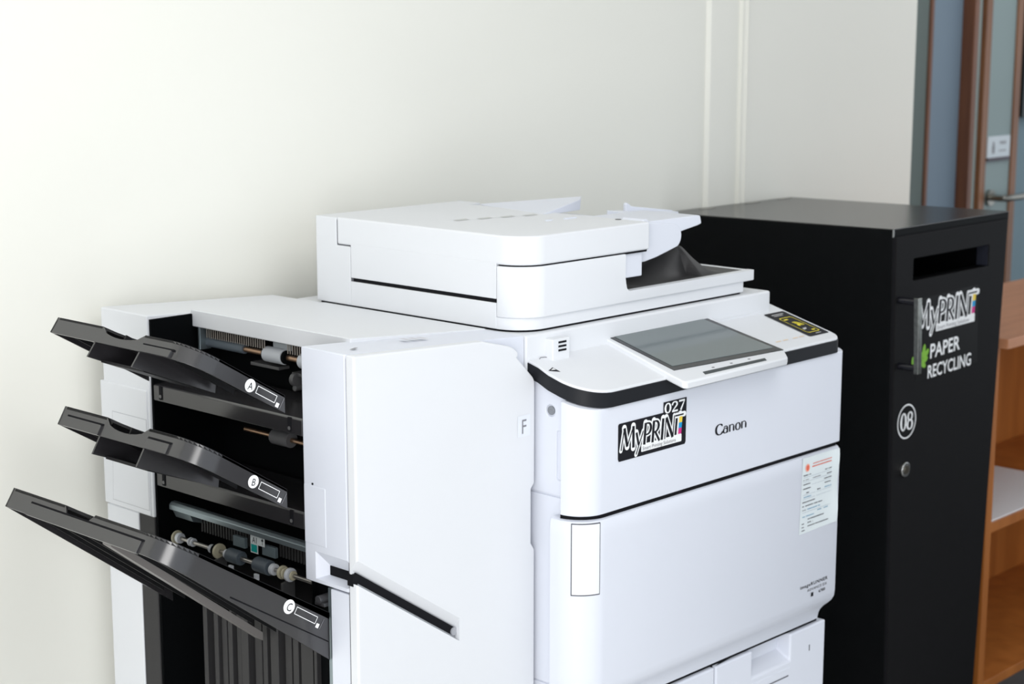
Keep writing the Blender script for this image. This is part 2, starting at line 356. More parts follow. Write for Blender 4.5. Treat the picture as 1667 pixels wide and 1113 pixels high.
# handle plate set into the rounded corner of the lower door
def corner_pt(a, off): return (0.050+(0.050+off)*math.cos(math.radians(a)), 0.050+(0.050+off)*math.sin(math.radians(a)))
def corner_plate(bm, a0, a1, z0, z1, o0, o1, n=12, extra=0.0):
    A = [corner_pt(a0+(a1-a0)*i/n, o1) for i in range(n+1)] + ([(0.05+extra, -o1)] if extra else [])
    I = [corner_pt(a0+(a1-a0)*i/n, o0) for i in range(n+1)] + ([(0.05+extra, -o0)] if extra else [])
    prism(bm, A+I[::-1], z0, z1)
bm = B(); corner_plate(bm, 207, 258, 0.6885, 0.7965, -0.002, 0.0004); obj('handle_recess', bm, GREY_SEAM, ld, smooth=True)
bm = B(); corner_plate(bm, 209, 256, 0.6905, 0.7955, -0.001, 0.0012); obj('handle_plate', bm, mat('bright_white_plastic', (0.76, 0.78, 0.82), 0.42), ld)
# paper drawers
bm = B(); box(bm, 0.03, 0.655, 0.030, 0.06, 0.4845, 0.4900); box(bm, 0.3522, 0.3558, 0.030, 0.06, 0.10, 0.4845); obj('drawer_gap', bm, SEAM, pr)
def drawer(x0, x1, r0, r1, number):
    t = B(); prism(t, [(x0, 0.10), (x1, 0.10), (x1, 0.484), (x0, 0.484)], 0.0225, 0.06, 'y')
    d = obj('paper_drawer', t, WHITE, pr, bevel=0.003)
    c = B(); prism(c, [(0.0, 0.4865), (0.056, 0.4865), (0.056, 0.455), (0.004, 0.4265), (0.0, 0.4265)], r0, r1, 'x'); cut(d, c)
    l = B(); box(l, r0+0.0005, r1-0.0005, 0.0215, 0.026, 0.4135, 0.4262); obj('pull_lip', l, WHITE, d, bevel=0.0008)
    l = B(); box(l, r0+0.004, r1-0.004, 0.0218, 0.026, 0.4105, 0.4122); obj('lip_groove', l, GREY_SEAM, d)
    if number:
        f = Frame((0.620, 0.0224, 0.440), (1, 0, 0), (0, 0, 1)); b = B(); font_text(b, f, number, 0, 0, 0.015, 0.0004, bold=0.02)
        obj('number', b, PRINTK, d, smooth=False)
drawer(0.356, 0.672, 0.456, 0.566, '1')
drawer(0.018, 0.352, 0.11, 0.22, None)
# control panel: black wedge body with a white top skin, sloping to the front
def slopez(z0): return lambda p: z0+0.27*p[1]
cp_out = [(0.0128, 0.17), (0.0128, 0.100), (0.0065, 0.075)] + arc(0.006+0.056, 0.052, 0.056, 180, 270, 12, ry=0.056) + arc(0.655-0.02, -0.004+0.02, 0.02, 270, 360, 6) + [(0.655, 0.17)]
bm = B(); prism(bm, cp_out, 0, 0, f0=slopez(0.9650), f1=slopez(0.9868)); obj('panel_band', bm, BLACK, pr, bevel=0.001)
def shrink(pts, d, cx, cy): return [(x+d*(1 if x < cx else -1)*(abs(x-cx) > 0.2), y+d*(1 if y < cy else -1)*(y < cy)) for x, y in pts]
bm = B(); prism(bm, shrink(cp_out, 0.001, 0.33, 0.06), 0, 0, f0=slopez(0.9855), f1=slopez(0.9905)); cp = obj('control_panel', bm, WHITE2, pr, bevel=0.0018)
bm = B(); box(bm, 0.05, 0.655, 0.012, 0.06, 0.955, 0.985); obj('panel_shadow_gap', bm, SEAM, pr)
FP = Frame((0, 0, 0.9905), (1, 0, 0), (0, 1, 0.27))   # panel surface
SLP = math.hypot(1, 0.27)
# raised touch screen unit
ts_out = [(0.180, -0.036), (0.186, -0.040), (0.440, -0.040), (0.447, -0.036), (0.466, -0.016), (0.456, 0.1405), (0.192, 0.1405), (0.180, -0.012)]
bm = B(); prism(bm, ts_out, 0, 0, f0=slopez(0.9865), f1=slopez(0.9985)); ts = obj('touch_screen', bm, WHITE2, pr, bevel=0.003, seg=3)
bm = B(); prism(bm, [(0.199, -0.004), (0.4635, -0.0165), (0.4425, 0.1335), (0.199, 0.1365)], 0, 0, f0=slopez(0.998), f1=slopez(0.9995)); obj('bezel', bm, BEZEL, ts)
bm = B(); prism(bm, [(0.2085, 0.0065), (0.4515, -0.005), (0.4315, 0.1245), (0.2085, 0.1285)], 0, 0, f0=slopez(0.9993), f1=slopez(1.0001)); obj('display', bm, GLASS, ts)
bm = B(); prism(bm, [(0.238, -0.0325), (0.394, -0.0335), (0.398, -0.0265), (0.242, -0.0245)], 0, 0, f0=slopez(0.990), f1=slopez(0.9990)); obj('pen_slot', bm, mat('dark_teal_slot', (0.012, 0.022, 0.028), 0.3), ts)
for x in (0.272, 0.318, 0.364):
    bm = B(); prism(bm, rrect(x, x+0.006, -0.0205, -0.0178, 0.001), 0, 0, f0=slopez(0.990), f1=slopez(0.9989)); obj('indicator_mark', bm, PRINTG, ts)
# speaker block at the back of the panel
bm = B(); prism(bm, [(0.104, 1.01), (0.104, 1.050), (0.13, 1.050), (0.13, 1.01)], 0.050, 0.088, 'x'); sp = obj('speaker_block', bm, WHITE2, pr, bevel=0.002)
bm = B()
for z in (1.0445, 1.0385, 1.0325): box(bm, 0.062, 0.079, 0.1032, 0.108, z-0.0014, z+0.0014)
obj('speaker_slot', bm, SEAM, sp)
# warning marks printed on the panel
bm = B()
flat(bm, FP, [(0.014, 0.083), (0.030, 0.090), (0.030, 0.0735)], 0.0004); obj('warning_mark', bm, PRINTK, cp, smooth=False)
bm = B(); flat(bm, FP, [(0.0195, 0.083), (0.028, 0.0868), (0.028, 0.0812)], 0.0007)
obj('warning_mark_fill', bm, PRINTW, cp, smooth=False)
bm = B(); tube(bm, [FP.p(0.034, 0.120, 0.0003), FP.p(0.040, 0.1235, 0.0005), FP.p(0.048, 0.122, 0.0005), FP.p(0.053, 0.1185, 0.0003)], 0.0006, 6); obj('clip_symbol', bm, PRINTG, cp)
bm = B()
for x in (0.500, 0.520, 0.548, 0.566): flat(bm, FP, [(x, 0.023), (x+0.014, 0.023), (x+0.014, 0.0258), (x, 0.0258)], 0.0004)
obj('faint_icons', bm, mat('pale_orange_print', (0.78, 0.62, 0.45), 0.5), cp, smooth=False)
# card reader sticker
bm = B(); flat(bm, FP, rrect(0.5885, 0.6465, 0.018, 0.116, 0.004), 0.0005); crs = obj('card_reader_sticker', bm, PRINTK, pr, smooth=False, label='black card reader sticker with yellow contactless symbol')
bm = B()
def ring(bm, fr, pts_o, pts_i, h):
    n = len(pts_o)
    for i in range(n):
        j = (i+1) % n; flat(bm, fr, [pts_o[i], pts_o[j], pts_i[j], pts_i[i]], h)
ring(bm, FP, rrect(0.6005, 0.6365, 0.030, 0.093, 0.005), rrect(0.6018, 0.6352, 0.0315, 0.0915, 0.004), 0.0008)
cx, cy = 0.6185, 0.063
for r in (0.0045, 0.0085, 0.0125):
    e = arc(cx-0.003, cy-0.003, r+0.0013, -10, 100, 8)+arc(cx-0.003, cy-0.003, r-0.0013, 100, -10, 8)
    n = 9
    for i in range(8): flat(bm, FP, [e[i], e[i+1], e[16-i], e[17-i]], 0.0008)
flat(bm, FP, arc(cx-0.003, cy-0.003, 0.003, 0, 330, 11), 0.0008)
flat(bm, FP, [(0.606, 0.083), (0.617, 0.083), (0.617, 0.0865), (0.606, 0.0865)], 0.0008)
flat(bm, FP, [(0.622, 0.036), (0.631, 0.036), (0.631, 0.0395), (0.622, 0.0395)], 0.0008)
obj('contactless_symbol', bm, mat('bright_yellow_print', (0.88, 0.74, 0.03), 0.5), crs, smooth=False)
bm = B(); flat(bm, FP, [(0.601, 0.106), (0.634, 0.106), (0.634, 0.1085), (0.601, 0.1085)], 0.0008); obj('small_print', bm, mat('pale_grey_print', (0.5, 0.5, 0.5), 0.5), crs, smooth=False); bm = B(); flat(bm, FP, [(0.601, 0.1015), (0.627, 0.1015), (0.627, 0.1035), (0.601, 0.1035)], 0.0008)
obj('small_print', bm, mat('pale_grey_print', (0.5, 0.5, 0.5), 0.5), crs, smooth=False); bm = B(); flat(bm, FP, [(0.606, 0.042), (0.616, 0.044), (0.620, 0.049), (0.608, 0.048)], 0.0008); obj('small_print', bm, mat('pale_grey_print', (0.5, 0.5, 0.5), 0.5), crs, smooth=False); bm = B(); flat(bm, FP, [(0.615, 0.0235), (0.630, 0.0235), (0.630, 0.0255), (0.615, 0.0255)], 0.0008)
obj('small_print', bm, mat('pale_grey_print', (0.5, 0.5, 0.5), 0.5), crs, smooth=False)
# scanner unit under the feeder
bm = B(); box(bm, 0.0095, 0.620, 0.120, 0.64, 0.99, 1.0585); obj('scanner_unit', bm, WHITE2, pr, bevel=0.004, seg=3)
bm = B(); prism(bm, [(0.22, 0.118), (0.60, 0.118), (0.60, 0.124), (0.22, 0.124)], 1.02, 1.026); obj('scanner_groove', bm, WHITE2, pr)
# lettering on the front
FF = Frame((0, 0, 0), (1, 0, 0), (0, 0, 1))
bm = B(); flat(bm, FF, [(0.0755, 0.8835), (0.0755, 0.934), (0.0775, 0.936), (0.1795, 0.936), (0.1795, 0.9515), (0.2355, 0.9515), (0.2345, 0.883), (0.2325, 0.8795), (0.0775, 0.8795)], 0.0005)
st = obj('number_sticker', bm, PRINTK, pr, smooth=False, label='black brand sticker with white outlined letters and number')
fl = Frame((0.0775, -0.0006, 0.8815), (1, 0, 0), (0, 0, 1)); myprint_logo('logo', fl, 0.153, 0.052, st)
bm = B(); strokes(bm, Frame((0, 0, 0), (1, 0, 0), (0, 0, 1)), '027', 0.1815, 0.9375-0.0035, 0.0150, 0.0009, sx=1.85, wt=1.75)
obj('sticker_number', bm, PRINTW, st, smooth=False)
bm = B(); strokes(bm, FF, 'Canon', 0.310, 0.8785, 0.0165, 0.0005, sx=1.56, wt=1.55)
obj('brand_lettering', bm, PRINTK, pr, smooth=False)
bm = B(); font_text(bm, FF, 'imageRUNNER', 0.556, 0.5705, 0.0082, 0.0005, sx=1.42, bold=0.015, space=1.15)
font_text(bm, FF, 'ADVANCE DX', 0.578, 0.5615, 0.0066, 0.0005, sx=1.25, space=1.15)
font_text(bm, FF, '6780', 0.612, 0.5525, 0.0068, 0.0005, sx=1.35, bold=0.02, space=1.1)
flat(bm, FF, [(0.589, 0.5505), (0.596, 0.5505), (0.596, 0.5575), (0.589, 0.5575)], 0.0005)
obj('model_lettering', bm, PRINTK, ld, smooth=False)
# service label, slightly peeling at its right edge
PAPER = mat('pale_label_paper', (0.72, 0.78, 0.80), 0.35)
bm = B(); nseg = 14; g = []
for j in range(nseg+1):
    t = j/nseg; row = []
    for i in range(9):
        s = i/8; x = 0.5475+0.005*t+(0.110-0.004*t+0.003*t*0)*s; z = 0.667+(0.1305)*t+0.002*s*(1-t)
        h = 0.0004+(0.0035*max(0, s-0.80)/0.2*(0.5+0.5*math.sin(t*9.0)))
        row.append(bm.verts.new((x, -h, z)))
    g.append(row)
for j in range(nseg):
    for i in range(8): bm.faces.new((g[j][i], g[j][i+1], g[j+1][i+1], g[j+1][i]))
lb = obj('service_label', bm, PAPER, pr, label='white service label with red seal and printed lines')
fl = Frame((0.551, -0.0006, 0.668), (1, 0, 0), (0, 0, 1))
bm = B(); flat(bm, fl, arc(0.0155, 0.1115, 0.0068, 0, 345, 23), 0.0004, 0)
flat(bm, fl, arc(0.0155, 0.1115, 0.0040, 0, 330, 11, ry=0.0048), 0.0007, 1)
obj('label_seal', bm, [mat('pale_red_print', (0.85, 0.42, 0.34), 0.5), mat('red_print', (0.75, 0.14, 0.08), 0.5)], lb, smooth=False)
bm = B(); import random; rnd = random.Random(4)
def words(x0, x1, y, hgt, mi, dens=0.75):
    x = x0
    while x < x1:
        w = rnd.uniform(0.0009, 0.0034); e = min(x+w, x1)
        if rnd.random() < dens: flat(bm, fl, [(x, y), (e, y), (e, y+hgt), (x, y+hgt*rnd.uniform(0.7, 1.0))], 0.0004, mi)
        x = e+0.0005
rows_ = [(0.0985,[(0.004,0.026,0),(0.068,0.088,0)]),(0.0905,[(0.004,0.020,1),(0.032,0.055,1),(0.074,0.088,0)]),(0.083,[(0.004,0.025,0),(0.066,0.088,0)]),(0.0755,[(0.004,0.026,0),(0.068,0.086,0)]),
 (0.068,[(0.010,0.022,0),(0.046,0.056,0),(0.068,0.088,2)]),(0.061,[(0.006,0.028,2)]),(0.0525,[(0.003,0.040,0)]),(0.0455,[(0.003,0.008,0),(0.012,0.062,0)]),(0.039,[(0.003,0.014,1),(0.018,0.056,2)]),
 (0.032,[(0.048,0.080,2)]),(0.0275,[(0.004,0.038,2)]),(0.0215,[(0.020,0.068,0)]),(0.0155,[(0.003,0.010,0),(0.020,0.036,0)]),(0.0095,[(0.003,0.010,0),(0.020,0.082,0)]),(0.004,[(0.003,0.012,0)])]
bm2 = B()
def words_in(bm_, x0, x1, y, hgt):
    x = x0
    while x < x1:
        e = min(x+rnd.uniform(0.0012, 0.0042), x1); flat(bm_, fl, [(x, y), (e, y), (e, y+hgt*rnd.uniform(0.75, 1.1)), (x, y+hgt)], 0.0004); x = e+0.0005
words_in(bm2, 0.031, 0.089, 0.1155, 0.0014); words_in(bm2, 0.029, 0.089, 0.1102, 0.0019)
obj('red_print', bm2, mat('red_print', (0.75, 0.14, 0.08), 0.5), lb, smooth=False)
for y, segs in rows_:
    for x0, x1, mi in segs: words(x0, x1, y, 0.0018, mi, 0.95)
for x0, x1, y in ((0.004, 0.088, 0.0955), (0.004, 0.088, 0.088), (0.030, 0.088, 0.0805), (0.004, 0.040, 0.0585), (0.044, 0.088, 0.0585), (0.044, 0.088, 0.0652), (0.004, 0.088, 0.0355), (0.004, 0.040, 0.0655)):
    flat(bm, fl, [(x0, y), (x1, y), (x1, y+0.0005), (x0, y+0.0005)], 0.0003, 3)
obj('label_print', bm, [mat('label_black_print', (0.10, 0.10, 0.12), 0.5), mat('label_grey_print', (0.32, 0.33, 0.36), 0.5), mat('label_blue_print', (0.20, 0.38, 0.52), 0.5), mat('label_rule_print', (0.42, 0.47, 0.53), 0.5)], lb, smooth=False)

# ------------------------------------------------------------------ document feeder (part of the printer)
bm = B()
def front_plan(x0, x1, y0, yb, r, rr=0.006):
    return [(x0, yb)] + arc(x0+r, y0+r, r, 180, 270, 12) + arc(x1-rr, y0+rr, rr, 270, 360, 4) + [(x1, yb)]
prism(bm, front_plan(0.0145, 0.556, 0.1345, 0.580, 0.05), 1.0525, 1.063); df_gap = obj('feeder_gap', bm, SEAM, pr)
bm = B(); prism(bm, front_plan(0.0115, 0.562, 0.1325, 0.584, 0.05), 1.0615, 1.0795); df = obj('document_feeder', bm, WHITE2, pr, bevel=0.001)
# front lower cover with the long low lip to the right
fp = [(0.0105, 0.181)] + arc(0.0105+0.05, 0.128+0.05, 0.05, 180, 270, 18) + [(0.5825, 0.128), (0.5825, 0.1415), (0.243, 0.1415), (0.243, 0.181)]
bm = B(); prism(bm, fp, 1.0795, 1.1555); fc = obj('feeder_front_cover', bm, WHITE2, df, bevel=0.0022, seg=3, ang=50)
bm = B(); prism(bm, [(0.2435, 1.20), (0.2435, 1.118), (0.2450, 1.110)] + arc(0.2560, 1.1072, 0.010, 185, 270, 8) + [(0.30, 1.0972), (0.60, 1.0972), (0.60, 1.20)], 0.10, 0.20, 'y'); cut(fc, bm, pre=True, flat_=False)
bm = B(); box(bm, 0.570, 0.5825, 0.130, 0.56, 1.0795, 1.0970); obj('feeder_lip', bm, WHITE2, df, bevel=0.003)
bm = B(); box(bm, 0.246, 0.576, 0.1425, 0.575, 1.0795, 1.0900); obj('output_tray_base', bm, RIBM, df)
# left side: lower strip, dark gap, rear pillar
bm = B(); box(bm, 0.0105, 0.10, 0.1815, 0.5025, 1.0618, 1.1005); obj('feeder_side_strip', bm, WHITE2, df, bevel=0.001)
bm = B(); box(bm, 0.0125, 0.09, 0.182, 0.503, 1.0995, 1.108); obj('feeder_side_gap', bm, SEAM, df)
bm = B(); prism(bm, [(0.5032, 1.0615), (0.586, 1.0615), (0.586, 1.2), (0.5357, 1.2), (0.5357, 1.1560), (0.5032, 1.1560)], 0.0105, 0.34, 'x'); obj('feeder_hinge_block', bm, WHITE2, df, bevel=0.0016)
bm = B(); prism(bm, [(0.498, 1.0635), (0.58, 1.0635), (0.58, 1.197), (0.530, 1.197), (0.530, 1.158), (0.498, 1.158)], 0.012, 0.30, 'x'); obj('feeder_seam', bm, GREY_SEAM, df)
# lid
bm = B()
lidp = [(0.0105, 0.5345)] + arc(0.0105+0.05, 0.128+0.05, 0.05, 180, 270, 14) + [(0.3015, 0.128), (0.3015, 0.5345)]
def lidz(p): return 1.1575
prism(bm, lidp, 1.1575, 1.2010); lid = obj('feeder_lid', bm, WHITE2, df, bevel=0.0035, seg=3, ang=50)
bm = B(); prism(bm, [(0.1815, 1.1065), (0.5018, 1.1065), (0.5018, 1.160), (0.1815, 1.160)], 0.0105, 0.20, 'x'); obj('feeder_lid_side', bm, WHITE2, df, bevel=0.0008)
bm = B(); prism(bm, [(0.0145, 0.178)] + arc(0.0145+0.05, 0.131+0.05, 0.05, 184, 270, 12) + [(0.298, 0.131), (0.298, 0.5), (0.20, 0.5)], 1.1545, 1.1585); obj('lid_gap', bm, SEAM, df)
bm = B(); box(bm, 0.2405, 0.2915, 0.1345, 0.50, 1.1165, 1.1560); obj('separation_block', bm, WHITE, df, bevel=0.002)
# lid top details
FT = Frame((0, 0, 1.2012), (1, 0, 0), (0, 1, 0)); bm = B()
for k in range(4):
    x = 0.10+k*0.042; flat(bm, FT, [(x, 0.352-k*0.010), (x+0.028, 0.352-k*0.010), (x+0.034, 0.366-k*0.010), (x+0.006, 0.366-k*0.010)], 0.0002)
obj('faded_print', bm, mat('faded_grey_print', (0.56, 0.57, 0.57), 0.6), lid, smooth=False)
bm = B(); cyl(bm, (0.296-0.006, 0.183, 1.199), (0.290, 0.183, 1.2018), 0.005); obj('lid_screw', bm, mat('dark_screw', (0.08, 0.08, 0.085), 0.5), lid)
bm = B(); box(bm, 0.235, 0.262, 0.245, 0.250, 1.2, 1.2032); obj('lid_mark', bm, WHITE, lid, bevel=0.0008)
bm = B(); box(bm, 0.196, 0.210, 0.250, 0.254, 1.2, 1.2028); obj('lid_mark', bm, WHITE, lid, bevel=0.0008)
# rear lifted flap of the input tray
bm = B(); hexa(bm, [(0.265, 0.320, 1.199), (0.372, 0.335, 1.199), (0.384, 0.345, 1.199), (0.314, 0.511, 1.199), (0.266, 0.321, 1.2015), (0.372, 0.3345, 1.2165), (0.386, 0.3445, 1.2205), (0.316, 0.512, 1.2015)])
obj('lifted_flap', bm, WHITE, df, bevel=0.001)
# input tray with rounded underside
prof = [(0.296, 1.1965), (0.335, 1.1950), (0.393, 1.1885)] + arc(0.3910, 1.1685, 0.0195, 65, -62, 10) + [(0.372, 1.1445), (0.345, 1.1385), (0.318, 1.1345), (0.296, 1.134)]
bm = B(); prism(bm, prof, 0.150, 0.50, 'y'); obj('feeder_throat', bm, WHITE, df, bevel=0.002)
prof = [(0.300, 1.1975), (0.455, 1.1975), (0.462, 1.1962), (0.4655, 1.1830), (0.455, 1.1805), (0.405, 1.1735), (0.300, 1.1830)]
bm = B(); prism(bm, prof, 0.152, 0.27, 'y'); it = obj('input_tray', bm, WHITE, df, bevel=0.002)
bm = B(); box(bm, 0.302, 0.318, 0.142, 0.19, 1.180, 1.2035); obj('side_guide', bm, WHITE, it, bevel=0.005, seg=3)
bm = B(); hexa(bm, [(0.46, 0.298, 1.18), (0.575, 0.298, 1.175), (0.575, 0.302, 1.175), (0.46, 0.302, 1.18), (0.46, 0.298, 1.2015), (0.575, 0.298, 1.1860), (0.575, 0.302, 1.1860), (0.46, 0.302, 1.2015)])
prism(bm, [(0.446, 1.18), (0.462, 1.18), (0.460, 1.2025), (0.449, 1.2085), (0.446, 1.206)], 0.297, 0.303, 'y')
hexa(bm, [(0.40, 0.262, 1.18), (0.575, 0.285, 1.175), (0.575, 0.30, 1.175), (0.40, 0.30, 1.18), (0.40, 0.262, 1.198), (0.575, 0.285, 1.1845), (0.575, 0.30, 1.1845), (0.40, 0.30, 1.199)])
obj('side_guide', bm, WHITE, it, bevel=0.001)
# black output tray hump
bm = B(); NX, NY = 96, 72; g = []
for j in range(NY+1):
    row = []
    for i in range(NX+1):
        x = 0.245+0.325*i/NX; y = 0.143+0.41*j/NY
        h = 0.0
        # crest runs back from the peak; a crease falls from it to the front left
        px = 0.462; py = 0.200
        ramp = max(0.0, min(1.0, (y-0.150)/0.05))
        a = max(0.0, 1-abs(x-px)/(0.155 if x < px else 0.075))
        a = a*a*(3-2*a) if x > px else a
        h = 0.047*a*ramp
        d = (y-0.150)-(x-0.31)*(0.05/0.16)
        if x < px and d < 0: e_ = max(0.0, 1+d/0.024); h *= e_*e_*(3-2*e_)
        row.append(bm.verts.new((x, y, 1.0965+h)))
    g.append(row)
for j in range(NY):
    for i in range(NX): bm.faces.new((g[j][i], g[j][i+1], g[j+1][i+1], g[j+1][i]))
ot = obj('output_tray', bm, RIBM, df)
ot.data.set_sharp_from_angle(angle=math.radians(85))

# ================================================================== the finisher
fi = thing('finisher', 'white paper finisher with three black output trays, docked to the left side of the printer', 'finisher', (-0.17, 0.4, 0))
FX = -0.336
def topz(p): return 1.080-max(0.0, p[0]+0.257)*0.074
# rear column
bm = B(); prism(bm, [(FX, 0.565), (0.0, 0.565), (0.0, 0.686), (FX, 0.686)], 0.77, 1.08, f1=topz); obj('rear_column', bm, WHITE2, fi, bevel=0.003)
bm = B(); box(bm, FX, 0.0, 0.606, 0.690, 0.0, 0.7705); obj('rear_column', bm, WHITE2, fi, bevel=0.002)
bm = B(); box(bm, FX-0.002, FX+0.04, 0.570, 0.692, 0.772, 0.966); obj('rear_cover', bm, WHITE2, fi, bevel=0.002)
bm = B(); prism(bm, [(0.573, 0.781), (0.668, 0.781), (0.6605, 0.9205), (0.573, 0.9205)], FX-0.0026, FX, 'x'); obj('rear_hatch', bm, WHITE2, fi, bevel=0.0006)
bm = B(); prism(bm, [(0.572, 0.780), (0.669, 0.780), (0.6616, 0.9218), (0.572, 0.9218)], FX-0.00215, FX, 'x'); obj('hatch_seam', bm, mat('pale_seam', (0.5, 0.51, 0.54), 0.6), fi)
# black lining of the tray bay
bm = B(); box(bm, FX+0.004, -0.20, 0.560, 0.5648, 0.0, 1.0735); obj('bay_side_lining', bm, CAVE, fi)
bm = B(); box(bm, -0.205, -0.19, 0.20, 0.565, 0.0, 1.055); obj('bay_back_lining', bm, CAVE, fi)
bm = B(); box(bm, FX+0.012, -0.19, 0.2115, 0.2135, 0.0, 1.056); obj('bay_side_lining', bm, CAVE, fi)
bm = B(); box(bm, FX+0.0015, -0.2, 0.5655, 0.606, 0.0, 0.772); obj('rear_post', bm, RIBM, fi, bevel=0.002)
# top cover and its front apron over the bay
bm = B(); prism(bm, [(-0.257, 0.2), (0.0085, 0.2), (0.0085, 0.5645), (-0.257, 0.5645)], 1.045, 1.08, f0=lambda p: topz(p)-0.0255, f1=topz); obj('top_cover', bm, WHITE2, fi, bevel=0.0015)
# front housing: left panel, top strip and door
bm = B(); prism(bm, [(FX, 0.1225), (0.0085, 0.1225), (0.0085, 0.2112), (FX, 0.2112)], 0.7535, 1.0785, f1=lambda p: topz(p)-0.0012); fh = obj('front_housing', bm, WHITE, fi, bevel=0.002)
bm = B(); box(bm, FX+0.002, 0.003, 0.1225, 0.1615, 0.0, 0.7505); obj('front_housing', bm, WHITE, fi, bevel=0.0015)
bm = B(); box(bm, FX-0.0006, FX+0.01, 0.166, 0.2105, 0.807, 0.8895); obj('small_hatch', bm, WHITE, fi, bevel=0.0012)
bm = B(); cyl(bm, (FX-0.001, 0.192, 0.892), (FX+0.002, 0.192, 0.892), 0.0016, 10); obj('hatch_pin', bm, SEAM, fi)
# front door with cut-off top right corner and finger notch; sloping slot
dpts = [(-0.3365, 0.0), (0.0118, 0.0), (0.0118, 0.741), (0.0045, 0.752), (0.0045, 0.834), (0.0118, 0.842), (0.0118, 0.985)] + arc(-0.0052, 0.990, 0.017, -10, 48, 5) + [(-0.026, 1.034)] + arc(-0.052, 1.018, 0.036, 35, 78, 6) + [(-0.095, 1.0665), (-0.3365, 1.0785)]
bm = B(); prism(bm, dpts, 0.104, 0.121, 'y'); dr = obj('front_door', bm, WHITE2, fi, bevel=0.004, seg=3)
# groove: bevelled upper bank, black slit
def slot_line(x): return 0.783-(x+0.329)*0.672
c = B()
a0, a1 = -0.36, -0.1455
hexa(c, [(a0, 0.09, slot_line(a0)-0.019), (a1, 0.09, slot_line(a1)-0.019), (a1, 0.116, slot_line(a1)-0.019), (a0, 0.116, slot_line(a0)-0.019),
         (a0, 0.09, slot_line(a0)+0.034), (a1, 0.09, slot_line(a1)+0.034), (a1, 0.116, slot_line(a1)-0.001), (a0, 0.116, slot_line(a0)-0.001)])
cut(dr, c, pre=True)
c = B(); prism(c, [(-0.331, slot_line(-0.331)-0.0145), (-0.147, slot_line(-0.147)-0.0145), (-0.147, slot_line(-0.147)-0.0015), (-0.331, slot_line(-0.331)-0.0015)], 0.1125, 0.1158, 'y'); obj('slot_slit', c, SEAM, dr)
c = B(); box(c, -0.3370, -0.3295, 0.1115, 0.1232, 0.7650, 0.7815); obj('slot_slit', c, SEAM, dr)
c = B(); cyl(c, (-0.1495, 0.110, slot_line(-0.1495)-0.008), (-0.1495, 0.1155, slot_line(-0.1495)-0.008), 0.006, 16); obj('slot_end', c, mat('grey_plastic', (0.36, 0.37, 0.40), 0.45), dr)
# recess where the slot turns onto the left panel
c = B(); hexa(c, [(-0.345, 0.098, 0.7560), (-0.345, 0.198, 0.7560), (-0.322, 0.176, 0.7645), (-0.322, 0.098, 0.7645), (-0.345, 0.098, 0.811), (-0.345, 0.198, 0.811), (-0.322, 0.176, 0.7785), (-0.322, 0.098, 0.7785)])
cut(fh, c, pre=True)
c = B(); box(c, -0.3235, -0.318, 0.122, 0.174, 0.7650, 0.7780); obj('slot_slit', c, SEAM, fi)
# door gap line along the left edge
bm = B(); box(bm, FX+0.002, 0.0, 0.1195, 0.1235, 0.0, 0.99); box(bm, FX+0.002, FX+0.03, 0.1195, 0.1235, 0.99, 1.073); obj('door_gap', bm, GREY_SEAM, fi)
# letter sticker on the door
bm = B(); flat(bm, Frame((0, 0.104, 0), (1, 0, 0), (0, 0, 1)), [(-0.0255, 0.916), (0.001, 0.916), (0.001, 0.9475), (-0.0255, 0.9475)], 0.0004); ls = obj('letter_sticker', bm, mat('white_sticker', (0.74, 0.77, 0.83), 0.5), fi, smooth=False, label='white square sticker with the letter F')
bm = B(); font_text(bm, Frame((0, 0.104, 0), (1, 0, 0), (0, 0, 1)), 'F', -0.0185, 0.9205, 0.0305, 0.0008, sx=0.82); obj('letter', bm, PRINTG, ls, smooth=False)
# marks on the top strip
bm = B(); F2 = Frame((0, 0, 1.0778), (1, 0, 0), (0, 1, 0))
flat(bm, F2, [(-0.306, 0.147), (-0.292, 0.152), (-0.289, 0.148), (-0.301, 0.143)], 0.0005); obj('arrow_mark', bm, PRINTG, fi, smooth=False)
F3 = Frame((0, 0, topz((-0.19, 0))-0.0011), (1, 0, -0.074), (0, 1, 0)); F3.o.x = -0.19
bm = B()
for i in range(3): flat(bm, F3, [(i*0.016, 0.160), (i*0.016+0.010, 0.160), (i*0.016+0.010, 0.176), (i*0.016, 0.176)], 0.0004)
obj('icon_print', bm, mat('pale_grey_icon', (0.62, 0.62, 0.66), 0.6), fi, smooth=False)
# rails (front edges of the tray floors inside the bay)
for z0, z1 in ((0.953, 0.977), (0.822, 0.846)):
    bm = B(); prism(bm, [(FX+0.003, z0), (FX+0.003, z1-0.002), (FX+0.006, z1), (-0.22, z1), (-0.22, z0-0.003), (FX+0.010, z0)], 0.216, 0.558, 'y'); rl = obj('bay_rail', bm, TRAY, fi, bevel=0.001)
    for y in (0.536, 0.238):
        b2 = B(); box(b2, FX+0.0018, FX+0.006, y, y+0.007, z0+0.003, z1-0.001); obj('rail_slot', b2, SEAM, rl)
        b2 = B(); cyl(b2, (FX+0.0012, y+0.0035, z0+0.008), (FX+0.0035, y+0.0035, z0+0.008), 0.0026, 12); obj('rail_pin', b2, mat('dark_pin', (0.12, 0.12, 0.12), 0.3), rl)
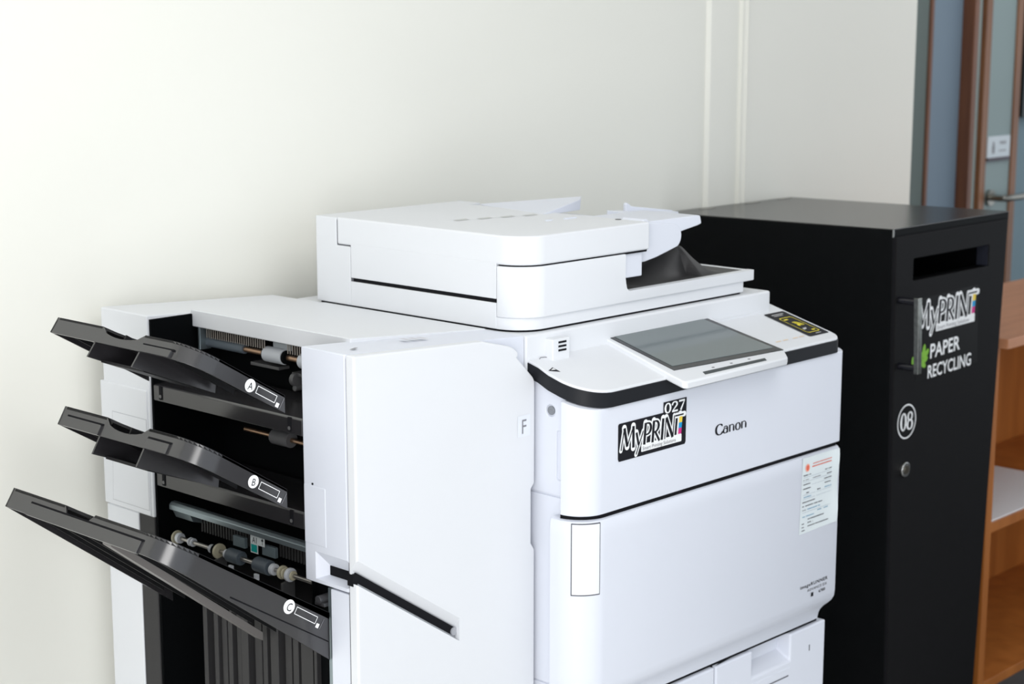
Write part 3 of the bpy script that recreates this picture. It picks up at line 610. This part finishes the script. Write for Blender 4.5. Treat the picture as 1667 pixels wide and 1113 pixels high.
# upper delivery rollers
GREYR = mat('grey_rubber_roller', (0.45, 0.47, 0.50), 0.6); BLUER = mat('blue_grey_rubber', (0.085, 0.105, 0.125), 0.55); BRONZE = mat('bronze_shaft', (0.42, 0.27, 0.18), 0.3, 0.9)
def shaft(y0, y1, x, z, r, m, name='roller_shaft'): b = B(); cyl(b, (x, y0, z), (x, y1, z), r, 16); return obj(name, b, m, fi)
shaft(0.222, 0.552, -0.240, 1.0305, 0.0042, BRONZE)
for y0, y1, m, r in ((0.362, 0.404, GREYR, 0.0115), (0.310, 0.324, GREYR, 0.0115), (0.455, 0.545, BLUER, 0.0072), (0.404, 0.409, CAVE, 0.0085), (0.356, 0.362, CAVE, 0.0100)):
    b = B(); cyl(b, (-0.240, y0, 1.0305), (-0.240, y1, 1.0305), r, 24); obj('roller', b, m, fi, bevel=0.001)
for i in range(60):
    y = 0.225+i*0.0053
    if 0.352 < y < 0.395: continue
    b = B(); box(b, -0.2475, -0.2465, y, y+0.0014, 1.0385, 1.0560); obj('bristle', b, mat('brush_bristle', (0.30, 0.27, 0.24), 0.45), fi)
b = B(); box(b, -0.238, -0.232, 0.355, 0.392, 1.040, 1.056); obj('sensor_tab', b, mat('grey_film', (0.33, 0.36, 0.38), 0.5), fi)
b = B(); box(b, -0.256, -0.235, 0.544, 0.549, 1.02, 1.058); obj('roller_bracket', b, STEEL, fi, bevel=0.001)
b = B(); box(b, -0.243, -0.222, 0.375, 0.44, 1.0095, 1.0145); obj('paper_guide', b, mat('dark_grey_guide', (0.06, 0.06, 0.062), 0.45), fi, bevel=0.0008)
b = B(); box(b, -0.243, -0.222, 0.288, 0.345, 1.0065, 1.0115); cyl(b, (-0.243, 0.332, 1.002), (-0.243, 0.340, 1.002), 0.010); cyl(b, (-0.248, 0.334, 0.990), (-0.235, 0.334, 0.990), 0.0045)
obj('paper_guide', b, mat('dark_grey_guide', (0.09, 0.09, 0.09), 0.45), fi, bevel=0.0008)
# middle delivery roller
shaft(0.222, 0.46, -0.240, 0.909, 0.0035, BRONZE)
for y0, y1 in ((0.352, 0.392), (0.286, 0.298)):
    b = B(); cyl(b, (-0.240, y0, 0.909), (-0.240, y1, 0.909), 0.0115, 24); obj('roller', b, mat('dark_rubber_roller', (0.11, 0.11, 0.115), 0.6), fi, bevel=0.001)
# lower delivery throat: guide bar, rollers, sign
TX, TZ = -0.312, 0.7400
b = B(); prism(b, [(TX-0.006, 0.783), (TX-0.006, 0.7905), (TX-0.002, 0.7945), (TX+0.005, 0.7950), (TX+0.005, 0.783)], 0.2145, 0.551, 'y'); obj('guide_bar', b, STEEL, fi, bevel=0.0008)
b = B(); prism(b, [(TX-0.003, 0.784), (TX+0.030, 0.784), (TX+0.030, 0.762), (TX+0.004, 0.770)], 0.505, 0.549, 'y'); obj('guide_bracket', b, STEEL, fi, bevel=0.001)
for i in range(44):
    y = 0.220+i*0.0066
    if 0.322 < y < 0.378: continue
    b = B(); box(b, TX+0.020, TX+0.022, y, y+0.0026, 0.752, 0.786); obj('bristle', b, mat('dark_bristle', (0.028, 0.028, 0.028), 0.5), fi)
shaft(0.216, 0.549, TX, TZ, 0.0032, mat('steel_shaft', (0.4, 0.38, 0.36), 0.3, 0.9))
CREAM = mat('cream_plastic', (0.50, 0.46, 0.33), 0.5); WGEAR = mat('white_gear', (0.62, 0.64, 0.68), 0.45)
for y0, y1, m, r in ((0.384, 0.413, BLUER, 0.0105), (0.318, 0.349, BLUER, 0.0110), (0.435, 0.440, CREAM, 0.0115), (0.441, 0.449, CAVE, 0.0085), (0.450, 0.458, GREYR, 0.0065), (0.416, 0.421, WGEAR, 0.0070), (0.307, 0.314, WGEAR, 0.0085),
                     (0.289, 0.293, CREAM, 0.0100), (0.283, 0.286, CREAM, 0.0085), (0.271, 0.277, WGEAR, 0.0100), (0.266, 0.269, CREAM, 0.0070), (0.531, 0.538, WGEAR, 0.0080), (0.540, 0.543, CREAM, 0.0105), (0.506, 0.509, WGEAR, 0.0065), (0.499, 0.502, WGEAR, 0.0065)):
    b = B(); cyl(b, (TX, y0, TZ), (TX, y1, TZ), r, 24); obj('roller', b, m, fi, bevel=0.001)
for y0, y1 in ((0.392, 0.420), (0.322, 0.352)):
    b = B(); box(b, TX+0.012, TX+0.018, y0, y1, 0.750, 0.766); obj('guide_flap', b, mat('grey_blue_flap', (0.12, 0.155, 0.17), 0.5), fi, bevel=0.001)
for y0 in (0.390, 0.331):
    b = B(); box(b, TX-0.014, TX-0.010, y0, y0+0.0085, 0.7215, 0.7305); obj('guide_tab', b, WGEAR, fi, bevel=0.0006)
for y0 in (0.440, 0.284):
    b = B(); prism(b, [(TX-0.012, 0.700), (TX+0.010, 0.700), (TX+0.010, 0.733), (TX-0.012, 0.729)], y0-0.008, y0-0.003, 'y'); obj('guide_arm', b, mat('dark_grey_guide', (0.06, 0.06, 0.062), 0.45), fi, bevel=0.0006)
    b = B(); cyl(b, (TX-0.0145, y0-0.0055, 0.709), (TX-0.011, y0-0.0055, 0.709), 0.004, 12); obj('arm_pin', b, WGEAR, fi)
FS = Frame((TX+0.0085, 0.3735, 0.7505), (0, -1, 0), (0, 0, 1))
b = B(); flat(b, FS, [(0, 0.0135), (0.033, 0.0135), (0.033, 0.0285), (0.0175, 0.0285), (0, 0.0285)], 0.0); flat(b, FS, [(0, 0.0), (0.0175, 0.0), (0.0175, 0.0136), (0, 0.0136)], 0.0); sgn = obj('jam_sticker', b, mat('white_jam_sticker', (0.66, 0.70, 0.70), 0.5), fi, smooth=False, label='small white and teal sticker reading A1')
b = B(); flat(b, FS, rrect(0.0018, 0.0155, 0.0018, 0.0130, 0.001), 0.0004); obj('teal_patch', b, mat('teal_print', (0.0, 0.34, 0.31), 0.5), sgn, smooth=False)
b = B(); font_text(b, FS, 'A1', 0.0045, 0.0155, 0.0125, 0.0004, sx=0.85); obj('sticker_text', b, PRINTK, sgn, smooth=False)
b = B(); flat(b, FS, [(0.0275, 0.016), (0.0285, 0.016), (0.0285, 0.0215), (0.0305, 0.0215), (0.0280, 0.026), (0.0252, 0.0215), (0.0275, 0.0215)], 0.0005); obj('sticker_arrow', b, PRINTK, sgn, smooth=False)
# blue-grey sheet-metal strip at the front edge of the lower bay
b = B(); box(b, FX+0.004, FX+0.012, 0.1625, 0.1695, 0.0, 0.750); obj('metal_strip', b, STEEL, fi, bevel=0.0005)
b = B(); cyl(b, (FX-0.004, 0.182, 0.731), (FX+0.02, 0.182, 0.731), 0.006, 16); box(b, FX-0.001, FX+0.02, 0.172, 0.192, 0.722, 0.727); obj('latch', b, mat('dark_latch', (0.06, 0.06, 0.065), 0.3), fi, bevel=0.0008)
b = B(); box(b, FX+0.02, -0.2, 0.170, 0.212, 0.0, 0.752); obj('bay_front_lining', b, CAVE, fi)
# ribbed stack guide below the lowest tray
b = B(); box(b, -0.298, -0.205, 0.206, 0.478, 0.0, 0.70)
for y0, w, dep in ((0.468, 0.010, 0.018), (0.436, 0.010, 0.022), (0.420, 0.012, 0.018), (0.402, 0.010, 0.022), (0.386, 0.010, 0.018), (0.362, 0.016, 0.024), (0.338, 0.016, 0.018), (0.318, 0.010, 0.024), (0.290, 0.018, 0.026), (0.268, 0.014, 0.020), (0.248, 0.012, 0.024), (0.206, 0.034, 0.026)):
    box(b, -0.298-dep, -0.290, y0, y0+w, 0.0, 0.68)
obj('stack_guide', b, RIBM, fi, bevel=0.001)

# ------------------------------------------------------------------ the three output trays
def tray(Et, Eb, Rt, Rb, y0, y1, r, letter, notch, label, ledge):
    E = (Vector((Et[0], 0, Et[1])), Vector((Eb[0], 0, Eb[1]))); R = (Vector((Rt[0], 0, Rt[1])), Vector((Rb[0], 0, Rb[1])))
    L = (E[0]-R[0]).length
    def P(s, y, v):      # s metres from the root, v 0 bottom .. 1 top
        k = s/L; top = R[0].lerp(E[0], k); bot = R[1].lerp(E[1], k); q = bot.lerp(top, v); return Vector((q.x, y, q.z))
    n0, n1 = notch
    path = [(0, y0), (L*0.25, y0), (L*0.5, y0)] + [(L-r+r*math.sin(math.radians(a)), y0+r-r*math.cos(math.radians(a))) for a in range(0, 91, 9)]
    # top plate, with the finger notch cut into its outer edge
    outl = list(path); m = 10
    nd = 0.035
    outl += [(L, n0)] + [(L-nd*math.sin(math.pi*i/m)**0.6, n0+(n1-n0)*i/m) for i in range(1, m)] + [(L, n1)] + [(L, y1-0.006), (L-0.006, y1), (0, y1)]
    bm = B(); a = [bm.verts.new(P(s, y, 0.86)) for s, y in outl]; b = [bm.verts.new(P(s, y, 1.0)) for s, y in outl]
    bm.faces.new(a); bm.faces.new(b)
    for i in range(len(outl)): j = (i+1) % len(outl); bm.faces.new((a[i], a[j], b[j], b[i]))
    t = obj('output_tray', bm, TRAYU, fi, label=label)
    # skirt: thin wall along front side, end and rear side
    w = 0.0035
    outer = path + [(L, n0)] + [(L, n0+(n1-n0)*i/8) for i in range(1, 8)] + [(L, n1), (L, y1)]
    inner = [(s, y+w) if y == y0 else ((s-w*(1 if y > y0+r*0.5 else 0.6), y+w*0.6)) for s, y in path] + [(s-w, y) for s, y in outer[len(path):]]
    def vt(y): 
        if n0 < y < n1: return 0.97-0.50*math.sin(math.pi*(y-n0)/(n1-n0))**0.5
        return 1.0
    bm = B(); rows = []
    for (so, yo), (si, yi) in zip(outer, inner):
        onend = so >= L-1e-6
        top = vt(yo) if onend else 1.0
        rows.append([bm.verts.new(P(so, yo, 0.0)), bm.verts.new(P(so, yo, top)), bm.verts.new(P(si, yi, top)), bm.verts.new(P(si, yi, 0.0))])
    for p, q in zip(rows, rows[1:]):
        for i in range(4): bm.faces.new((p[i], p[(i+1) % 4], q[(i+1) % 4], q[i]))
    bm.faces.new(rows[0]); bm.faces.new(rows[-1])
    obj('tray_skirt', bm, TRAY, t, bevel=0.0006)
    bm = B()
    hexa(bm, [P(0, y1-w, 0), P(L, y1-w, 0), P(L, y1, 0), P(0, y1, 0), P(0, y1-w, 1), P(L, y1-w, 1), P(L, y1, 1), P(0, y1, 1)]); obj('tray_skirt', bm, TRAY, t)
    # ledges: grooved lower strip on the outer edge
    for a0_, a1_, v0, v1 in ledge:
        bm = B(); hexa(bm, [P(L-0.002, a0_, v0), P(L+0.003, a0_, v0), P(L+0.003, a1_, v0), P(L-0.002, a1_, v0), P(L-0.002, a0_, v1), P(L+0.003, a0_, v1), P(L+0.003, a1_, v1), P(L-0.002, a1_, v1)])
        obj('edge_strip', bm, TRAY, t, bevel=0.0008)
        bm = B(); hexa(bm, [P(L-0.002, a0_-0.002, v1), P(L+0.0008, a0_-0.002, v1), P(L+0.0008, a1_, v1), P(L-0.002, a1_, v1), P(L-0.002, a0_-0.002, v1+0.10), P(L+0.0008, a0_-0.002, v1+0.10), P(L+0.0008, a1_, v1+0.10), P(L-0.002, a1_, v1+0.10)])
        obj('edge_groove', bm, SEAM, t)
    # underside ribs
    nr = 7
    for i in range(nr):
        y = y0+0.03+(y1-y0-0.05)*i/(nr-1)
        bm = B(); hexa(bm, [P(0.03, y, 0.1), P(L-0.012, y, 0.25), P(L-0.012, y+0.003, 0.25), P(0.03, y+0.003, 0.1), P(0.03, y, 0.9), P(L-0.012, y, 0.9), P(L-0.012, y+0.003, 0.9), P(0.03, y+0.003, 0.9)])
        obj('underside_rib', bm, TRAYU, t)
    if ledge and letter == 'C': pass
    else:
        for y in (n0-0.004, n1+0.001):
            bm = B(); hexa(bm, [P(0.04, y, -0.15), P(L-0.0015, y, -0.95), P(L-0.0015, y+0.003, -0.95), P(0.04, y+0.003, -0.15), P(0.04, y, 0.9), P(L-0.0015, y, 0.5), P(L-0.0015, y+0.003, 0.5), P(0.04, y+0.003, 0.9)])
            obj('notch_rib', bm, TRAY, t)
        bm = B(); hexa(bm, [P(0.04, n0, -0.15), P(L-0.02, n0, -0.90), P(L-0.02, n1, -0.90), P(0.04, n1, -0.15), P(0.04, n0, 0.0), P(L-0.02, n0, -0.75), P(L-0.02, n1, -0.75), P(0.04, n1, 0.0)])
        obj('notch_floor', bm, TRAYU, t)
    # printed letter, label window and lock mark on the front side
    o = P(0, y0, 0.0); u = (P(L, y0, 0.5)-P(0, y0, 0.5)); u = -u.normalized()
    return t, P, L
def tray_print(t, P, L, y0, letter, sA, vA, s1, s2, v1, v2, sq, rad):
    c = P(sA, y0, vA); d = (P(sA-0.02, y0, vA)-c).normalized(); up = Vector((0, -1, 0)).cross(d); up = d.cross(Vector((0, -1, 0))) if up.z < 0 else up
    up = Vector((-d.z, 0, d.x)).normalized()
    f = Frame(c, d, up); f.n = Vector((0, -1, 0)); f.o = f.o
    # the round badge stays upright in its letter
    b = B(); flat(b, f, arc(0, 0, rad, 0, 350, 35), 0.0006); bd = obj('tray_badge', b, PRINTW, t, smooth=False)
    f2 = Frame(c, Vector((0.97, 0, -0.25)), Vector((0.25, 0, 0.97))); f2.n = Vector((0, -1, 0))
    b = B(); font_text(b, f2, letter, 0, -rad*0.60, rad*1.55, 0.0010, align='CENTER', sx=0.9, shear=0.12); obj('badge_letter', b, PRINTK, bd, smooth=False)
    b = B(); h = 0.0006; q = [(rad+s1, -0.0055), (rad+s2, -0.0055), (rad+s2, 0.0050), (rad+s1, 0.0050)]; e = 0.0009
    ring(b, f, q, [(q[0][0]+e, q[0][1]+e), (q[1][0]-e, q[1][1]+e), (q[2][0]-e, q[2][1]-e), (q[3][0]+e, q[3][1]-e)], h)
    x = rad+s2+sq; flat(b, f, [(x, -0.0090), (x+0.0058, -0.0090), (x+0.0058, -0.0030), (x, -0.0030)], h)
    obj('label_window', b, PRINTW, t, smooth=False)
    b = B(); flat(b, f, [(x+0.0085, -0.009), (x+0.0092, -0.009), (x+0.0100, 0.0060), (x+0.0093, 0.0060)], h); obj('edge_line', b, PRINTG, t, smooth=False)
t, P, L = tray((-0.517, 1.1055), (-0.531, 1.0865), (-0.374, 1.0190), (-0.374, 0.9945), 0.200, 0.512, 0.045, 'A', (0.305, 0.402), 'topmost of the three black trays, badge A', [(0.235, 0.300, 0.0, 0.42)])
tray_print(t, P, L, 0.200, 'A', 0.064, 0.50, 0.0035, 0.040, 0, 0, 0.0025, 0.0088)
t, P, L = tray((-0.516, 0.981), (-0.530, 0.9575), (-0.374, 0.8905), (-0.374, 0.8630), 0.200, 0.506, 0.045, 'B', (0.305, 0.402), 'middle of the three black trays, badge B', [(0.250, 0.300, 0.0, 0.52), (0.405, 0.49, 0.0, 0.52)])
tray_print(t, P, L, 0.200, 'B', 0.064, 0.50, 0.0035, 0.040, 0, 0, 0.0025, 0.0088)
t, P, L = tray((-0.588, 0.8735), (-0.603, 0.8500), (-0.334, 0.7160), (-0.334, 0.6480), 0.165, 0.530, 0.05, 'C', (0.330, 0.400), 'lowest and longest black tray, badge C', [(0.215, 0.475, -0.05, 0.55)])
tray_print(t, P, L, 0.165, 'C', 0.081, 0.70, 0.0035, 0.046, 0, 0, 0.0025, 0.0098)
b = B(); hexa(b, [P(0.004, 0.1640, 0.36), P(L*0.62, 0.1640, 0.10), P(L*0.62, 0.168, 0.10), P(0.004, 0.168, 0.36), P(0.004, 0.1640, 0.385), P(L*0.62, 0.1640, 0.15), P(L*0.62, 0.168, 0.15), P(0.004, 0.168, 0.385)]); obj('side_groove', b, SEAM, t)
# diagonal stay under tray C
b = B(); hexa(b, [(-0.335, 0.31, 0.640), (-0.335, 0.33, 0.640), (-0.56, 0.36, 0.822), (-0.56, 0.34, 0.822), (-0.335, 0.31, 0.652), (-0.335, 0.33, 0.652), (-0.56, 0.36, 0.834), (-0.56, 0.34, 0.834)]); obj('tray_stay', b, mat('pale_grey_stay', (0.16, 0.15, 0.145), 0.4), t)

# ================================================================== the recycling bin
bn = thing('paper_recycling_bin', 'tall black locked paper recycling bin with a slot in its door, right of the printer', 'bin', (1.33, 0.45, 0))
zt = 1.1145
def bx(x, z):    # the cabinet tapers slightly towards the floor
    k = 1-z/zt; return x+(0.040*k if x < 1.36 else -0.058*k)
def bslab(bm, x0, x1, y0, y1, z0, z1, skew=-0.06):
    def s(y): return skew*(y-0.19)/0.515
    hexa(bm, [(bx(x0,z0)+s(y0), y0, z0), (bx(x1,z0)+s(y0), y0, z0), (bx(x1,z0)+s(y1), y1, z0), (bx(x0,z0)+s(y1), y1, z0), (bx(x0,z1)+s(y0), y0, z1), (bx(x1,z1)+s(y0), y0, z1), (bx(x1,z1)+s(y1), y1, z1), (bx(x0,z1)+s(y1), y1, z1)]); return bm
bm = B(); bslab(bm, 1.129, 1.593, 0.192, 0.708, 0.0, 1.1120); bb = obj('bin_body', bm, BIN, bn, bevel=0.002)
bm = B(); box(bm, 1.16, 1.53, 0.215, 0.66, 0.55, 1.085); cut(bb, bm, CAVE)
bm = B(); box(bm, 1.1995, 1.5025, 0.10, 0.25, 1.0065, 1.051); cut(bb, bm, CAVE)
bm = B(); bslab(bm, 1.129, 1.593, 0.192, 0.708, 1.1121, zt); bt = obj('bin_top', bm, mat('glossy_black_top', (0.010, 0.010, 0.010), 0.24, spec=0.6), bn, bevel=0.0008)
bm = B(); bslab(bm, 1.131, 1.579, 0.186, 0.1925, 0.02, 1.0985); bd = obj('bin_door', bm, BIND, bn, bevel=0.0015)
bm = B(); prism(bm, rrect(1.1995, 1.5025, 1.0065, 1.051, 0.003), 0.15, 0.25, 'y'); cut(bd, bm)
bm = B(); bslab(bm, 1.130, 1.581, 0.1895, 0.1935, 0.01, 1.1000); dg_ = obj('door_gap', bm, SEAM, bn)
bm = B(); box(bm, 1.1995, 1.5025, 0.15, 0.25, 1.0065, 1.051); cut(dg_, bm)
bm = B(); box(bm, 1.1285, 1.1300, 0.1905, 0.1935, 1.0985, 1.1135); obj('corner_glint', bm, CHROME, bn)
bm = B(); box(bm, 1.500, 1.5035, 0.189, 0.213, 1.0075, 1.050); obj('slot_edge', bm, mat('navy_edge', (0.016, 0.018, 0.028), 0.4), bn)
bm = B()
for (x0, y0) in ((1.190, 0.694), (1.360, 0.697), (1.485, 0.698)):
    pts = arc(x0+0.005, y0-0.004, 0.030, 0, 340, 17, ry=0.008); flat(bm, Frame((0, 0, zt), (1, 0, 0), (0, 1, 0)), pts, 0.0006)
obj('pale_patches', bm, mat('patch_pale_grey', (0.42, 0.41, 0.38), 0.6), bt, smooth=False)  # three thin pale ellipses near the back edge of the top
# handle: an upright flat bar on two posts
for x, z in ((1.150, 0.9745), (1.158, 0.8425)):
    bm = B(); tube(bm, [(x, 0.190, z), (x, 0.165, z), (x, 0.148, z)], 0.0070); obj('handle_post', bm, mat('black_gloss', (0.010, 0.010, 0.014), 0.15), bn)
bm = B(); hexa(bm, [(1.152, 0.139, 0.832), (1.1665, 0.139, 0.832), (1.1665, 0.149, 0.832), (1.152, 0.149, 0.832), (1.142, 0.139, 0.983), (1.1565, 0.139, 0.983), (1.1565, 0.149, 0.983), (1.142, 0.149, 0.983)])
obj('handle', bm, mat('mottled_chrome', (0.30, 0.31, 0.29), 0.16, 0.9, noise=0.5, nscale=120), bn, bevel=0.001, label='flat chrome pull bar')
# lettering on the door
FB = Frame((0, 0.186, 0), (1, 0, 0), (0, 0, 1))
bm = B(); flat(bm, FB, [(1.225, 0.800), (1.474, 0.806), (1.462, 0.972), (1.216, 0.968)], 0.0004); bs = obj('door_sticker', bm, mat('black_vinyl', (0.0075, 0.0075, 0.0078), 0.35, spec=0.08), bd, smooth=False)
fl = Frame((1.212, 0.1855, 0.887), (1, 0, 0.012), (-0.03, 0, 1)); lg = myprint_logo('logo', fl, 0.252, 0.078, bn)
bm = B(); font_text(bm, Frame((1.2745, 0.1855, 0.841), (1, 0, 0.03), (-0.02, 0, 1)), 'PAPER', 0, 0, 0.0415, 0.0007, sx=1.03, bold=0.018)
font_text(bm, Frame((1.268, 0.1855, 0.801), (1, 0, 0.02), (-0.02, 0, 1)), 'RECYCLING', 0, 0, 0.0375, 0.0007, sx=0.885, bold=0.016)
obj('lettering', bm, PRINTW, bn, smooth=False, label='white words on the black door')
bm = B(); fg = Frame((1.2155, 0.1855, 0.811), (1, 0, 0), (0, 0, 1))
for cx_, cy_, a in ((0.030, 0.040, 60), (0.040, 0.030, 20), (0.036, 0.050, 80), (0.034, 0.022, -30), (-0.004, 0.030, 100), (0.045, 0.042, 40)):
    pts = [(cx_+0.013*math.cos(math.radians(k))*math.cos(math.radians(a))-0.006*math.sin(math.radians(k))*math.sin(math.radians(a)), cy_+0.013*math.cos(math.radians(k))*math.sin(math.radians(a))+0.006*math.sin(math.radians(k))*math.cos(math.radians(a))) for k in range(0, 360, 30)]
    flat(bm, fg, pts, 0.0006+0.0001*cx_)
obj('leaf_print', bm, mat('leaf_green_print', (0.20, 0.46, 0.03), 0.5), bn, smooth=False)
bm = B(); fc_ = Frame((1.1965, 0.1857, 0.724), (1, 0, 0), (0, 0, 1)); n = 40
ring(bm, fc_, arc(0, 0, 0.0355, 0, 351, 39), arc(0, 0, 0.0325, 0, 351, 39), 0.0005)
strokes(bm, fc_, '08', -0.0245, -0.0175, 0.036, 0.0006, sx=1.12, wt=1.15)
obj('number_badge', bm, PRINTW, bn, smooth=False)
bm = B(); cyl(bm, (1.191, 0.187, 0.627), (1.191, 0.178, 0.627), 0.0155, 24); lk = obj('lock', bm, CHROME, bn, bevel=0.002)
bm = B(); cyl(bm, (1.191, 0.1785, 0.627), (1.191, 0.1765, 0.627), 0.009, 20); box(bm, 1.1898, 1.1922, 0.1755, 0.178, 0.622, 0.632); obj('keyhole', bm, mat('dark_brass', (0.12, 0.11, 0.09), 0.3, 0.7), lk)

# ================================================================== the wooden shelf unit
cb = thing('shelf_unit', 'orange-brown wooden shelf unit with open front, right of the black bin', 'cabinet', (2.1, 0.42, 0))
WT = wood('orange_wood_top_sheen', (0.46, 0.20, 0.10), (0.56, 0.26, 0.14), 0.38, (1.5, 14, 14))  # same wood made paler; reflected light is put into the colour
WC = wood('orange_wood', (0.34, 0.105, 0.018), (0.48, 0.165, 0.034), 0.42, (6, 6, 0.8))
bm = B(); box(bm, 1.645, 2.75, 0.205, 0.625, 0.8065, 0.829); obj('top_board', bm, WT, cb, bevel=0.0015)
bm = B(); box(bm, 1.652, 1.678, 0.240, 0.615, 0.0, 0.8065); obj('side_panel', bm, WC, cb, bevel=0.001)
bm = B(); box(bm, 2.70, 2.726, 0.240, 0.615, 0.0, 0.8065); obj('side_panel', bm, WC, cb, bevel=0.001)
bm = B(); box(bm, 1.678, 2.70, 0.605, 0.615, 0.02, 0.8065); obj('back_panel', bm, WC, cb)
bm = B(); box(bm, 1.678, 2.70, 0.241, 0.605, 0.377, 0.3995); obj('shelf', bm, WC, cb, bevel=0.001)
bm = B(); box(bm, 1.678, 2.70, 0.241, 0.605, 0.0, 0.022); obj('base_board', bm, WC, cb, bevel=0.001)
ps = thing('paper_sheet', 'large white sheet lying flat on the shelf of the wooden unit', 'paper', (2.0, 0.42, 0.3995))
bm = B(); box(bm, 1.684, 2.15, 0.247, 0.600, 0.3996, 0.4030); obj('sheet', bm, mat('white_sheet', (0.80, 0.82, 0.85), 0.5, noise=0.02, nscale=5), ps, bevel=0.0005)
bm = B(); flat(bm, Frame((0, 0, 0.403), (1, 0, 0), (0, 1, 0)), [(1.84, 0.42), (1.842, 0.422), (2.08, 0.50), (2.08, 0.497)], 0.0003); obj('fold_line', bm, mat('pale_crease', (0.55, 0.52, 0.55), 0.6), ps, smooth=False)
